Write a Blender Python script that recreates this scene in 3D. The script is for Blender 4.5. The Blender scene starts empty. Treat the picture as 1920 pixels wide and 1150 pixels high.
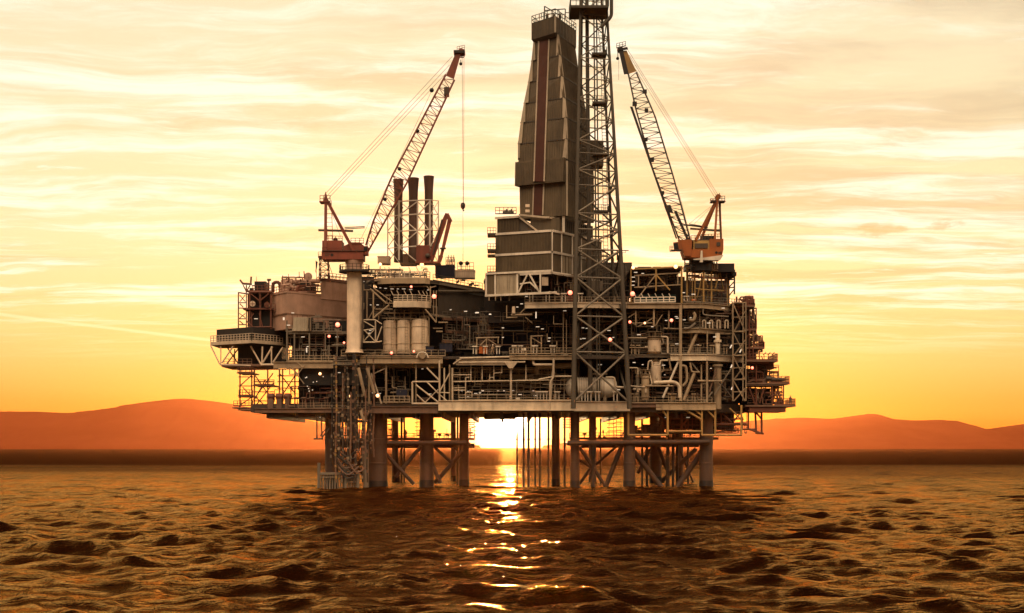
import bpy, math, random
import numpy as np
from mathutils import Vector, Matrix
R = math.radians
random.seed(7)
SC = bpy.context.scene
COL = SC.collection
# ---------------------------------------------------------------- camera
F, CH = 2500.0, 7.5            # focal length in photo pixels, camera height in metres
cd = bpy.data.cameras.new('camera'); cam = bpy.data.objects.new('camera', cd); COL.objects.link(cam)
cam.location = (0, 0, CH); cam.rotation_euler = (R(90), 0, 0)
cd.sensor_width = 36; cd.lens = 36 * F / 1920; cd.shift_y = 265 / 1920
cd.clip_start = .5; cd.clip_end = 120000
SC.camera = cam
# ---------------------------------------------------------------- light and sky
SUN_EL, SUN_AZ = 1.25, -0.12       # degrees; azimuth to the right of straight ahead
sdir = Vector((math.sin(R(SUN_AZ)) * math.cos(R(SUN_EL)), math.cos(R(SUN_AZ)) * math.cos(R(SUN_EL)), math.sin(R(SUN_EL))))
sl = bpy.data.lights.new('sun', 'SUN'); so = bpy.data.objects.new('sun', sl); COL.objects.link(so)
sl.energy = 5.0; sl.angle = R(.8); sl.color = (1, .62, .28)
so.rotation_euler = (-sdir).to_track_quat('-Z', 'Y').to_euler(); so.location = (0, 900, 60)
SC.view_settings.view_transform = 'Standard'; SC.view_settings.look = 'None'
SC.view_settings.exposure = 0; SC.view_settings.gamma = 1
SC.cycles.max_bounces = 5; SC.cycles.diffuse_bounces = 2; SC.cycles.glossy_bounces = 3; SC.cycles.transparent_max_bounces = 8
SC.cycles.sample_clamp_indirect = 4
SC.cycles.use_adaptive_sampling = True
SC.cycles.use_denoising = True

class NT:
    """small helper to write node trees"""
    def __init__(s, tree): s.t = tree; s.t.nodes.clear()
    def n(s, kind, **kw):
        o = s.t.nodes.new(kind)
        for k, v in kw.items(): setattr(o, k, v)
        return o
    def put(s, sock, v):
        if v is None: return
        if hasattr(v, 'is_linked') or isinstance(v, bpy.types.NodeSocket): s.t.links.new(v, sock)
        else:
            if isinstance(v, (tuple, list)) and len(v) == 3 and sock.type == 'RGBA': v = (*v, 1)
            sock.default_value = v
    def math(s, op, a, b=None, c=None, clamp=False):
        o = s.n('ShaderNodeMath', operation=op, use_clamp=clamp)
        s.put(o.inputs[0], a); s.put(o.inputs[1], b); s.put(o.inputs[2], c)
        return o.outputs[0]
    def vmath(s, op, a, b=None):
        o = s.n('ShaderNodeVectorMath', operation=op)
        s.put(o.inputs[0], a); s.put(o.inputs[1], b)
        return o.outputs['Value'] if op in ('DOT_PRODUCT', 'LENGTH') else o.outputs[0]
    def mix(s, f, a, b, blend='MIX'):
        o = s.n('ShaderNodeMix', data_type='RGBA', blend_type=blend)
        s.put(o.inputs[0], f); s.put(o.inputs[6], a); s.put(o.inputs[7], b)
        return o.outputs[2]
    def step(s, v, a, b, lo=0, hi=1):
        o = s.n('ShaderNodeMapRange', interpolation_type='SMOOTHSTEP')
        s.put(o.inputs[0], v)
        for i, x in enumerate((a, b, lo, hi)): o.inputs[i + 1].default_value = x
        return o.outputs[0]
    def noise(s, vec, scale, detail=4, rough=.55, dist=0, w=None):
        o = s.n('ShaderNodeTexNoise')
        s.put(o.inputs['Vector'], vec); o.inputs['Scale'].default_value = scale
        o.inputs['Detail'].default_value = detail; o.inputs['Roughness'].default_value = rough
        o.inputs['Distortion'].default_value = dist
        return o.outputs['Fac']
    def ramp(s, f, stops, interp='LINEAR'):
        o = s.n('ShaderNodeValToRGB'); r = o.color_ramp; r.interpolation = interp
        while len(r.elements) < len(stops): r.elements.new(.5)
        for e, (p, c) in zip(r.elements, stops): e.position = p; e.color = (*c, 1) if len(c) == 3 else c
        s.put(o.inputs[0], f)
        return o.outputs[0]
    def mapping(s, vec, scale=(1, 1, 1), loc=(0, 0, 0), rot=(0, 0, 0)):
        o = s.n('ShaderNodeMapping'); s.put(o.inputs[0], vec)
        o.inputs['Location'].default_value = loc; o.inputs['Rotation'].default_value = rot; o.inputs['Scale'].default_value = scale
        return o.outputs[0]

wd = bpy.data.worlds.new('World'); SC.world = wd; wd.use_nodes = True
wd.cycles.sampling_method = 'MANUAL'; wd.cycles.sample_map_resolution = 2048
t = NT(wd.node_tree)
D = t.n('ShaderNodeTexCoord').outputs['Generated']
sp = t.n('ShaderNodeSeparateXYZ'); t.put(sp.inputs[0], D)
dx, dy, dz = sp.outputs
el = t.math('MAXIMUM', dz, 0)
base = t.ramp(el, [
    (0.0, (.80, .16, .012)), (.015, (.90, .25, .03)), (.033, (.93, .31, .055)), (.055, (.96, .45, .125)),
    (.09, (.98, .64, .25)), (.15, (.95, .77, .40)), (.315, (.89, .755, .48)), (.37, (.50, .32, .14)), (.46, (.13, .065, .025)), (1.0, (.03, .015, .01))])  # unseen upper sky is darkened so the waves reflect less light
# clouds lie on a flat sheet overhead, seen in true perspective
inv = t.math('DIVIDE', 1, t.math('ADD', el, .045))
cb = t.n('ShaderNodeCombineXYZ')
t.put(cb.inputs[0], t.math('MULTIPLY', dx, inv)); t.put(cb.inputs[1], t.math('MULTIPLY', dy, inv))
P0 = cb.outputs[0]
def warped(scale, k, loc):
    w_ = t.n('ShaderNodeTexNoise'); t.put(w_.inputs['Vector'], t.mapping(P0, (1, 1, 1), loc)); w_.inputs['Scale'].default_value = scale; w_.inputs['Detail'].default_value = 3
    c_ = t.vmath('SUBTRACT', w_.outputs['Color'], (.5, .5, .5)); o_ = t.n('ShaderNodeVectorMath', operation='SCALE'); t.put(o_.inputs[0], c_); o_.inputs['Scale'].default_value = k
    return t.vmath('ADD', P0, o_.outputs[0])
P1 = warped(1.3, .55, (3, 1, 0))
n1 = t.noise(t.mapping(P1, (.50, 1.9, 1), (1.7, 4.2, 0), (0, 0, R(-8))), 1.7, 10, .67, .15)       # bright streaks
n4 = t.noise(t.mapping(P1, (1.3, 3.2, 1), (5.7, 1.2, 0), (0, 0, R(-4))), 2.2, 7, .65, .3)         # small broken flecks
n2 = t.noise(t.mapping(P1, (.55, 1.5, 1), (8.3, 2.1, 0), (0, 0, R(-6))), 1.25, 8, .60, .2)        # tan undersides
n3 = t.noise(t.mapping(P0, (.25, .3, 1), (2.3, 7.7, 0)), 1.0, 2)
side = t.step(dx, -.30, .36)
cl = t.step(t.math('ADD', n1, t.math('MULTIPLY', n3, .30)), .60, .80)
cl = t.math('MAXIMUM', cl, t.math('MULTIPLY', t.step(n4, .57, .74), t.step(n3, .40, .62)))
cl = t.math('MULTIPLY', t.math('MULTIPLY', cl, t.step(el, .05, .12)), t.step(el, .42, .33))
dk = t.math('MULTIPLY', t.step(t.math('ADD', n2, t.math('MULTIPLY', side, .10)), .46, .68), t.step(el, .05, .15))
col = t.mix(t.math('MULTIPLY', dk, t.math('MULTIPLY_ADD', side, .28, .68)), base, t.mix(1, base, t.mix(side, (.82, .72, .62), (.76, .71, .70)), 'MULTIPLY'))
hi = t.mix(t.step(el, .02, .12), (1.05, .66, .24), (1.08, 1.0, .78))
col = t.mix(t.math('MULTIPLY', cl, .95), col, hi)
# two small brown puffs low on the right, and a thin vapour trail low on the left
def puff(az, e_, sx, sy, seed):
    d0 = Vector((math.sin(R(az)), math.cos(R(az)), math.tan(R(e_)))).normalized(); u = Vector((d0.y, -d0.x, 0)).normalized(); v = u.cross(d0)
    nn_ = t.noise(t.mapping(D, (1, 1, 3.2), (seed, 0, 0)), 60, 7, .68)
    a_ = t.math('DIVIDE', t.vmath('DOT_PRODUCT', D, tuple(u)), sx); b_ = t.math('DIVIDE', t.math('ADD', t.vmath('DOT_PRODUCT', D, tuple(v)), -v.dot(d0)), sy)
    r2 = t.math('ADD', t.math('MULTIPLY', a_, a_), t.math('MULTIPLY', b_, b_))
    return t.math('MULTIPLY', t.step(t.math('ADD', r2, t.math('MULTIPLY_ADD', nn_, 4.4, -2.2)), 1.1, .1), t.step(dy, 0, .2))
pf = t.math('MAXIMUM', puff(15.4, 9.0, .020, .0055, 1), puff(18.1, 9.0, .015, .0045, 4))
col = t.mix(t.math('MULTIPLY', pf, .6), col, (.72, .42, .15))
tz = t.math('ADD', dz, t.math('MULTIPLY', dx, .105)); tr = t.math('SUBTRACT', tz, .0565)
tr = t.math('MULTIPLY', t.step(t.math('ABSOLUTE', t.math('ADD', tr, t.math('MULTIPLY', n1, .002))), .0018, .0003), t.step(dx, -.12, -.2))
col = t.mix(t.math('MULTIPLY', t.math('MULTIPLY', tr, t.step(dy, 0, .2)), .55), col, (1.0, .86, .5))
# the sun with its aureole low over the water
dt = t.vmath('DOT_PRODUCT', D, tuple(sdir))
ang = t.math('MULTIPLY', t.math('ARCCOSINE', t.math('MINIMUM', dt, 1)), 180 / math.pi)
disc = t.math('MULTIPLY', t.step(ang, .85, .35), 30)
g1 = t.math('MULTIPLY', t.math('EXPONENT', t.math('MULTIPLY', t.math('POWER', t.math('DIVIDE', ang, 1.55), 2), -1)), 6.0)
g2 = t.math('MULTIPLY', t.math('EXPONENT', t.math('MULTIPLY', ang, -1 / 2.6)), .9)
glow = t.n('ShaderNodeMix', data_type='RGBA', blend_type='ADD'); glow.inputs[0].default_value = 1
def scaled(v, c):
    o = t.n('ShaderNodeVectorMath', operation='SCALE'); o.inputs[0].default_value = c; t.put(o.inputs['Scale'], v); return o.outputs[0]
t.put(glow.inputs[6], t.vmath('ADD', scaled(disc, (1, .86, .62)), scaled(g1, (1, .82, .5)))); t.put(glow.inputs[7], scaled(g2, (1, .55, .18)))
col = t.vmath('ADD', col, glow.outputs[2])
# the sky behind the camera
back = t.step(dy, .15, -.35)
# unseen bright patch added high behind the camera to light the platform front
fill_patch = t.math('MULTIPLY', t.step(el, .42, .62), t.step(el, 1.0, .9))
bcol = t.mix(fill_patch, (.12, .075, .05), (3.8, 2.7, 1.7))
col = t.mix(back, col, bcol)
b1 = t.n('ShaderNodeBackground'); t.put(b1.inputs[0], col); b1.inputs[1].default_value = 1.0
nish = t.n('ShaderNodeTexSky', sky_type='NISHITA', sun_disc=False, sun_elevation=R(SUN_EL), sun_rotation=R(SUN_AZ))
b2 = t.n('ShaderNodeBackground'); t.put(b2.inputs[0], nish.outputs[0]); b2.inputs[1].default_value = .05
ad = t.n('ShaderNodeAddShader'); t.put(ad.inputs[0], b1.outputs[0]); t.put(ad.inputs[1], b2.outputs[0])
out = t.n('ShaderNodeOutputWorld'); t.put(out.inputs[0], ad.outputs[0])
# ---------------------------------------------------------------- helpers
def W(px, py, Y):
    """point of the photograph (pixels) at depth Y metres"""
    return Vector(((px - 960) * Y / F, Y, CH - (py - 840) * Y / F))
def S(n, Y=250): return n * Y / F      # n photo pixels in metres at depth Y
class Pl:
    """a vertical plane through two pixel columns at given depths"""
    def __init__(s, a, Ya, b=None, Yb=None):
        if b is None: a, b, Yb = a, a + 100, Ya
        s.A = W(a, 840, Ya); s.B = W(b, 840, Yb)
    def p(s, px, py, off=0):
        tt = (px - 960) / F; d = s.B - s.A
        u = (tt * s.A.y - s.A.x) / (d.x - tt * d.y)
        q = s.A + d * u
        q = W(px, py, q.y)
        if off:
            n = Vector((d.y, -d.x, 0)).normalized()
            q = q + n * off
        return q
def FP(Y): return Pl(960, Y)
class MB:
    def __init__(s): s.v = []; s.f = []; s.sm = []; s.cuts = []; s.mi = []; s.cur = 0
    def add(s, vs, fs, smooth=False):
        k = len(s.v); s.v += [tuple(v) for v in vs]
        s.f += [tuple(i + k for i in f) for f in fs]; s.sm += [smooth] * len(fs)
        return s
    def hexa(s, b, tp):
        """bottom and top loops of equal length"""
        n = len(b)
        fs = [tuple(range(n))[::-1], tuple(range(n, 2 * n))] + [(i, (i + 1) % n, n + (i + 1) % n, n + i) for i in range(n)]
        return s.add(list(b) + list(tp), fs)
    def box(s, x0, x1, y0, y1, z0, z1):
        b = [(x0, y0), (x1, y0), (x1, y1), (x0, y1)]
        return s.hexa([(x, y, z0) for x, y in b], [(x, y, z1) for x, y in b])
    def cbox(s, c, sx, sy, sz): return s.box(c[0] - sx / 2, c[0] + sx / 2, c[1] - sy / 2, c[1] + sy / 2, c[2] - sz / 2, c[2] + sz / 2)
    def prism(s, pts, z0, z1): return s.hexa([(p[0], p[1], z0) for p in pts], [(p[0], p[1], z1) for p in pts])
    def frame_axes(s, p, q):
        d = (Vector(q) - Vector(p)); L = d.length; d = d / max(L, 1e-9)
        up = Vector((0, 0, 1)) if abs(d.z) < .95 else Vector((0, 1, 0))
        a = d.cross(up).normalized(); b = a.cross(d).normalized()
        return d, a, b
    def bar(s, p, q, w, h=None):
        h = h or w; d, a, b = s.frame_axes(p, q); p = Vector(p); q = Vector(q)
        o = [a * (i * w / 2) + b * (j * h / 2) for i, j in ((-1, -1), (1, -1), (1, 1), (-1, 1))]
        return s.hexa([p + k for k in o], [q + k for k in o])
    def tube(s, p, q, r, r2=None, n=8):
        r2 = r if r2 is None else r2; d, a, b = s.frame_axes(p, q); p = Vector(p); q = Vector(q)
        vs = [c + (a * math.cos(2 * math.pi * i / n) + b * math.sin(2 * math.pi * i / n)) * rr for c, rr in ((p, r), (q, r2)) for i in range(n)]
        s.add(vs, [(i, (i + 1) % n, n + (i + 1) % n, n + i) for i in range(n)], True)
        k = len(s.v) - 2 * n
        s.f += [tuple(range(k + n - 1, k - 1, -1)), tuple(range(k + n, k + 2 * n))]; s.sm += [False, False]
        return s
    def pipe(s, pts, r, n=8, bend=None):
        """swept tube with rounded elbows"""
        pts = [Vector(p) for p in pts]; bend = bend or r * 2.2; P = [pts[0]]
        for i in range(1, len(pts) - 1):
            a = pts[i - 1] - pts[i]; b = pts[i + 1] - pts[i]
            k = min(bend, a.length * .45, b.length * .45)
            A = pts[i] + a.normalized() * k; B = pts[i] + b.normalized() * k
            for u in (0, .33, .67, 1): P.append(A * (1 - u) ** 2 + pts[i] * 2 * u * (1 - u) + B * u * u)
        P.append(pts[-1]); vs = []; a = None
        for i, p in enumerate(P):
            d = (P[min(i + 1, len(P) - 1)] - P[max(i - 1, 0)]).normalized()
            if a is None: _, a, b = s.frame_axes(P[0], P[1])
            a = (a - d * a.dot(d)).normalized(); b = a.cross(d)
            vs += [p + (a * math.cos(2 * math.pi * j / n) + b * math.sin(2 * math.pi * j / n)) * r for j in range(n)]
        m = len(P)
        s.add(vs, [(i * n + j, i * n + (j + 1) % n, (i + 1) * n + (j + 1) % n, (i + 1) * n + j) for i in range(m - 1) for j in range(n)], True)
        k = len(s.v) - m * n
        s.f += [tuple(range(k + n - 1, k - 1, -1)), tuple(range(k + (m - 1) * n, k + m * n))]; s.sm += [False, False]
        return s
    def lathe(s, c, prof, n=20, axis='z'):
        c = Vector(c); vs = []
        for r, h in prof:
            for i in range(n):
                a = 2 * math.pi * i / n; x, y = r * math.cos(a), r * math.sin(a)
                vs.append(c + (Vector((x, y, h)) if axis == 'z' else Vector((h, x, y)) if axis == 'x' else Vector((x, h, y))))
        m = len(prof)
        fs = [(i * n + j, i * n + (j + 1) % n, (i + 1) * n + (j + 1) % n, (i + 1) * n + j) for i in range(m - 1) for j in range(n)]
        s.add(vs, fs, True); k = len(s.v) - m * n
        s.f += [tuple(range(k + n - 1, k - 1, -1)), tuple(range(k + (m - 1) * n, k + m * n))]; s.sm += [False, False]
        return s
    def ball(s, c, r, n=8, sz=1):
        return s.lathe(c, [(r * math.sin(math.pi * (i + .02) / (n * 1.0)), -r * sz * math.cos(math.pi * i / n)) for i in range(n + 1)], n + 4)
    def railing(s, pts, h=1.1, step=1.5, w=.085, rails=(1, .52), toe=True):
        pts = [Vector(p) for p in pts]; up = Vector((0, 0, 1)); s.cuts.append((len(s.v), len(s.f)))
        for a, b in zip(pts, pts[1:]):
            L = (b - a).length; k = max(1, round(L / step))
            for i in range(k + 1):
                p = a.lerp(b, i / k); s.bar(p, p + up * h, w)
            for f in rails: s.bar(a + up * h * f, b + up * h * f, w * .9)
            if toe: s.bar(a + up * .09, b + up * .09, w * .6, .2)
        return s
    def ladder(s, p, q, w=.5, step=.45, t=.07, side=Vector((1, 0, 0))):
        p = Vector(p); q = Vector(q); o = side * w / 2
        s.bar(p - o, q - o, t); s.bar(p + o, q + o, t)
        k = max(2, int((q - p).length / step))
        for i in range(1, k): c = p.lerp(q, i / k); s.bar(c - o, c + o, t * .7)
        return s
    def build(s, name, mat, parent=None, label=None):
        if name == 'railing' and len(s.cuts) > 1:           # every run of railing is a part of its own
            ends = s.cuts[1:] + [(len(s.v), len(s.f))]
            for (v0, f0), (v1, f1) in zip(s.cuts, ends):
                r = MB(); r.v = s.v[v0:v1]; r.f = [tuple(i - v0 for i in f) for f in s.f[f0:f1]]; r.sm = s.sm[f0:f1]; o = r.build(name, mat, parent)
            return o
        org = root_of(parent).location if parent else Vector((0, 0, 0))
        me = bpy.data.meshes.new(name)
        me.from_pydata([(v[0] - org[0], v[1] - org[1], v[2] - org[2]) for v in s.v], [], s.f)
        me.polygons.foreach_set('use_smooth', s.sm)
        if isinstance(mat, tuple):
            for k in mat: me.materials.append(M[k])
            me.polygons.foreach_set('material_index', [1 if i >= s.cur else 0 for i in range(len(s.f))])
        else: me.materials.append(M[mat])
        me.update(); me.set_sharp_from_angle(angle=R(32))
        o = bpy.data.objects.new(name, me); COL.objects.link(o)
        if parent: o.parent = parent
        if label: o['label'] = label
        return o
def root_of(o):
    while o.parent: o = o.parent
    return o
def part(name, mat, parent, label=None, **k):
    return MB()
def thing(name, label, cat, loc, group=None):
    o = bpy.data.objects.new(name, None); COL.objects.link(o); o.location = loc; o.empty_display_size = .5
    o['label'] = label; o['category'] = cat
    if group: o['group'] = group
    return o
def tag(o, label, cat, group=None):
    o['label'] = label; o['category'] = cat
    if group: o['group'] = group
    return o
def recentre(o):
    """move a one-mesh thing's origin to its own base"""
    me = o.data; n = len(me.vertices); a = np.empty(n * 3); me.vertices.foreach_get('co', a); a = a.reshape(-1, 3)
    c = np.array([(a[:, 0].min() + a[:, 0].max()) / 2, (a[:, 1].min() + a[:, 1].max()) / 2, a[:, 2].min()])
    me.vertices.foreach_set('co', (a - c).ravel()); o.location = c; me.update(); return o
def bars(pl, segs, w, name, mat, parent, off=0, tube=True):
    """each segment (px,py,px,py[,width px]) on plane pl becomes a part of its own"""
    for sg in segs:
        a = pl.p(sg[0], sg[1], off); b = pl.p(sg[2], sg[3], off); ww = sg[4] if len(sg) > 4 else w
        m = MB(); ww = S(ww, a.y)
        (m.tube(a, b, ww / 2, n=8) if tube else m.bar(a, b, ww))
        m.build(name, mat, parent)

# ---------------------------------------------------------------- materials
M = {}
def material(name): 
    m = bpy.data.materials.new(name); m.use_nodes = True; t = NT(m.node_tree); M[name] = m
    b = t.n('ShaderNodeBsdfPrincipled'); o = t.n('ShaderNodeOutputMaterial'); t.put(o.inputs[0], b.outputs[0])
    return t, b
def paint(name, c, rough=.55, dirt=.45, rust=.25, scale=1.0, dcol=None, metal=0):
    """weathered paint: uneven tone, grime streaks that run down, rust patches, optional corrugation"""
    t, b = material(name)
    dcol = dcol or tuple(min(k, v * .45) for k, v in zip((.06, .045, .035), c))
    rcol = tuple(min(k, v * 1.4 + .012) for k, v in zip((.16, .045, .015), c))
    ge = t.n('ShaderNodeNewGeometry').outputs['Position']
    n1 = t.noise(t.mapping(ge, (1, 1, .16)), .9 * scale, 6, .65)
    n2 = t.noise(ge, .35 * scale, 4)
    n3 = t.noise(t.mapping(ge, (1, 1, .5)), 2.3 * scale, 5, .7)
    f = t.math('MULTIPLY', t.step(n1, .42, .72), dirt)
    c1 = t.mix(t.step(n2, .3, .7), tuple(x * .82 for x in c), tuple(min(1, x * 1.12) for x in c))
    oi = t.n('ShaderNodeObjectInfo').outputs['Random']
    c1 = t.mix(1, c1, t.mix(oi, (.82, .80, .80), (1.12, 1.12, 1.10)), 'MULTIPLY')
    c2 = t.mix(f, c1, dcol)
    c3 = t.mix(t.math('MULTIPLY', t.step(n3, .60, .74), rust), c2, rcol)
    t.put(b.inputs['Base Color'], c3); b.inputs['Metallic'].default_value = metal
    t.put(b.inputs['Roughness'], t.step(n3, .2, .8, rough - .12, rough + .15))
    bp = t.n('ShaderNodeBump'); bp.inputs['Strength'].default_value = .15; bp.inputs['Distance'].default_value = .03
    t.put(bp.inputs['Height'], n3)
    t.put(b.inputs['Normal'], bp.outputs[0])
    return b
paint('steel', (.35, .265, .17))
paint('steel_pale', (.62, .52, .39), dirt=.3)
paint('steel_grey', (.20, .17, .13))
paint('steel_dark', (.065, .048, .036), rust=.3)
paint('brown_steel', (.20, .115, .075), rust=.4)
paint('jacket', (.088, .050, .033), dirt=.55, rust=.4)
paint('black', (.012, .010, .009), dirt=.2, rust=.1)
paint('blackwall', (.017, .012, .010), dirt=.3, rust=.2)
paint('navy', (.010, .012, .034), dirt=.3, rust=.05)
paint('teal', (.02, .07, .075), dirt=.3, rust=.05)
paint('cream', (.74, .60, .45), dirt=.22, rust=.12)
paint('white_paint', (.78, .71, .60), dirt=.3, rust=.15)
paint('crane_red', (.23, .055, .030), dirt=.4, rust=.3)
paint('crane_orange', (.31, .085, .014), dirt=.35, rust=.25)
paint('yellow_tan', (.42, .26, .08), dirt=.3, rust=.2)
paint('orange_sheet', (.62, .16, .02), dirt=.15, rust=0)
paint('hut_pink', (.52, .335, .25), dirt=.22, rust=.12)
paint('cladding', (.125, .093, .054), dirt=.6, rust=.2)
paint('cladding_dark', (.075, .060, .044), dirt=.4, rust=.2)
paint('cladding_pale', (.40, .34, .25), dirt=.3, rust=.2)
paint('brown_strip', (.085, .020, .008), dirt=.25, rust=.1)
paint('stack_steel', (.10, .052, .035), dirt=.5, rust=.5)
paint('tower_steel', (.075, .062, .045), dirt=.3, rust=.3)
paint('rust_red', (.165, .055, .03), dirt=.4, rust=.4)
paint('cable', (.03, .025, .022), dirt=.1, rust=.1)
paint('rubber', (.022, .02, .018), dirt=.1, rust=0)
paint('skin', (.45, .25, .17), dirt=0, rust=0)
paint('workwear', (.50, .36, .22), dirt=.1, rust=0)
paint('workwear_dark', (.06, .045, .04), dirt=.1, rust=0)
t, b = material('glass'); b.inputs['Base Color'].default_value = (.02, .022, .025, 1); b.inputs['Roughness'].default_value = .06
def lamp_mat(name, c, s):
    t, b = material(name); b.inputs['Base Color'].default_value = (.8, .8, .8, 1)
    b.inputs['Emission Color'].default_value = (*c, 1); b.inputs['Emission Strength'].default_value = s
lamp_mat('lamp_red', (1, .13, .07), 4.5); lamp_mat('lamp_warm', (1, .42, .16), 4.5); lamp_mat('tube_light', (1, .80, .58), .5)
# ---------------------------------------------------------------- sea
def sea():
    # one fan-shaped sheet centred under the camera: fine where it is seen large, out to the horizon
    r = [14.0]
    while r[-1] < 1500: r.append(r[-1] * (1.012 if r[-1] < 45 else 1.0026 if r[-1] < 160 else 1.0042))
    while r[-1] < 70000: r.append(r[-1] * 1.05)
    r = np.array(r)
    a1 = np.linspace(R(-24), R(24), 1100)
    a = np.concatenate([np.linspace(R(-75), R(-24.3), 60), a1, np.linspace(R(24.3), R(75), 60)])
    A, RR = np.meshgrid(a, r)
    X = np.sin(A) * RR; Y = np.cos(A) * RR; X0, Y0 = X.copy(), Y.copy()
    Z = np.zeros_like(X)
    rng = np.random.default_rng(11)
    N = 190
    lam = np.exp(rng.uniform(np.log(.55), np.log(22), N))
    th = np.where(rng.random(N) < .7, rng.normal(R(192), R(24), N), rng.normal(R(238), R(20), N))       # waves run towards the camera and to the left
    cell = np.maximum(RR * np.where(RR < 160, .0026, .0042), .1)
    for l, h in zip(lam, th):
        k = 2 * math.pi / l
        amp = .0056 * l * (math.exp(-math.log(l / 3.6) ** 2 / 1.1) + .22) * (1 if l < 9 else (9 / l) ** 1.5) * rng.uniform(.5, 1.4)
        kx, ky = math.sin(h) * k, math.cos(h) * k
        ph = kx * X0 + ky * Y0 + rng.uniform(0, 6.28)
        fade = np.clip((l / cell - 2.5) / 3, 0, 1) * np.clip(1500 / RR, 0, 1) ** .5
        q = 1.0
        X -= q * amp * fade * math.sin(h) * np.sin(ph) * 1.0
        Y -= q * amp * fade * math.cos(h) * np.sin(ph) * 1.0
        Z += amp * fade * np.cos(ph)
    v = np.stack([X, Y, Z], -1).reshape(-1, 3)
    nr, na = X.shape
    i = np.arange((nr - 1) * na).reshape(nr - 1, na)[:, :-1].ravel()
    q = np.stack([i, i + 1, i + na + 1, i + na], -1)
    me = bpy.data.meshes.new('sea')
    me.vertices.add(len(v)); me.vertices.foreach_set('co', v.ravel())
    me.loops.add(q.size); me.loops.foreach_set('vertex_index', q.ravel().astype(np.int32))
    me.polygons.add(len(q)); me.polygons.foreach_set('loop_start', (np.arange(len(q)) * 4).astype(np.int32))
    me.polygons.foreach_set('use_smooth', np.ones(len(q), dtype=bool))
    me.update(calc_edges=True); me.validate()
    o = bpy.data.objects.new('sea', me); COL.objects.link(o)
    o['kind'] = 'structure'; o['label'] = 'choppy dark orange sea lit by the low sun'
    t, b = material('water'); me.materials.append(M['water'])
    ge = t.n('ShaderNodeNewGeometry').outputs['Position']
    nt = t.t; nt.nodes.clear()
    ge = t.n('ShaderNodeNewGeometry').outputs['Position']
    def ridge(sc, stretch, rot, det, rough):
        n_ = t.noise(t.mapping(ge, (stretch, 1, 1), rot=(0, 0, R(rot))), sc, det, rough, .35)
        return t.math('SUBTRACT', 1, t.math('ABSOLUTE', t.math('MULTIPLY_ADD', n_, 2, -1)))      # sharp little crests
    h = t.math('MULTIPLY', ridge(.22, .42, 16, 5, .58), 1.5)
    h = t.math('ADD', h, t.math('MULTIPLY', ridge(.55, .5, -12, 6, .60), .62))
    h = t.math('ADD', h, t.math('MULTIPLY', ridge(1.7, .5, 24, 5, .62), .26))
    h = t.math('ADD', h, t.math('MULTIPLY', ridge(4.5, .5, -20, 3, .6), .12))
    bp = t.n('ShaderNodeBump'); bp.inputs['Strength'].default_value = .75; bp.inputs['Distance'].default_value = .55
    t.put(bp.inputs['Height'], h)
    fr = t.n('ShaderNodeFresnel'); fr.inputs['IOR'].default_value = 1.34; t.put(fr.inputs['Normal'], bp.outputs[0])
    # far water is darkened in the material: reflection fades out, roughness rises with distance
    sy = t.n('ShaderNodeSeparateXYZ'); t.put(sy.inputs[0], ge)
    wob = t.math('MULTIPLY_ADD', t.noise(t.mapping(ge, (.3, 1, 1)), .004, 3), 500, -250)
    far_dark = t.step(t.math('ADD', sy.outputs[1], wob), 170, 640)
    df = t.n('ShaderNodeBsdfDiffuse'); df.inputs[0].default_value = (.008, .002, .0006, 1); t.put(df.inputs['Normal'], bp.outputs[0])
    gl = t.n('ShaderNodeBsdfGlossy'); gl.inputs['Color'].default_value = (1, .57, .205, 1)
    t.put(gl.inputs['Roughness'], t.math('MULTIPLY_ADD', far_dark, .2, .11))
    t.put(gl.inputs['Normal'], bp.outputs[0])
    mx = t.n('ShaderNodeMixShader'); t.put(mx.inputs[0], t.math('MULTIPLY', t.math('MULTIPLY', t.math('POWER', fr.outputs[0], 1.95), 2.7, None, True), t.math('MULTIPLY_ADD', far_dark, -.97, 1))); t.put(mx.inputs[1], df.outputs[0]); t.put(mx.inputs[2], gl.outputs[0])
    o2 = t.n('ShaderNodeOutputMaterial'); t.put(o2.inputs[0], mx.outputs[0])
sea()
# ---------------------------------------------------------------- far hills
def hills(name, ridge, Y, label):
    """ridge: pixel outline of the crest at depth Y; the land falls away in front and behind it"""
    px = np.arange(ridge[0][0], ridge[-1][0] + 1, 6.0)
    py = np.interp(px, [p[0] for p in ridge], [p[1] for p in ridge])
    ker = np.hanning(9); py = np.convolve(np.pad(py, 4, 'edge'), ker / ker.sum(), 'valid')
    rng = np.random.default_rng(3); rows = []
    fz = lambda q, s_: sum(np.sin(q * f * s_ + p_) / f for f, p_ in zip((1, 2.1, 4.3, 8.7, 15), rng.uniform(0, 6.28, 5)))
    prof = [(-.16, 0), (-.14, .10), (-.12, .22), (-.10, .36), (-.08, .50), (-.06, .66), (-.045, .78), (-.03, .88), (-.015, .96), (0, 1), (.04, .8), (.1, .3), (.14, 0)]
    for d, k in prof:
        YY = Y * (1 + d); top = np.maximum(CH - (py - 840) * Y / F, 0)
        z = top * k * (1 + (.002 if k == 1 else .03 * (k > 0)) * fz(px, .035)) - (3 if k == 0 else 0)
        rows.append(np.stack([(px - 960) * Y / F * (1 + d * .3), np.full_like(px, YY) * (1 + (.003 if 0 < k < 1 else 0) * fz(px, .05)), z], -1))
    v = np.concatenate(rows); n = len(px)
    f = [(r * n + i, r * n + i + 1, (r + 1) * n + i + 1, (r + 1) * n + i) for r in range(len(prof) - 1) for i in range(n - 1)]
    m = MB(); m.v = [tuple(x) for x in v]; m.f = f; m.sm = [True] * len(f)
    o = m.build(name, 'hill'); o['kind'] = 'structure'; o['label'] = label
t, b = material('hill'); ge = t.n('ShaderNodeNewGeometry').outputs['Position']
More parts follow.
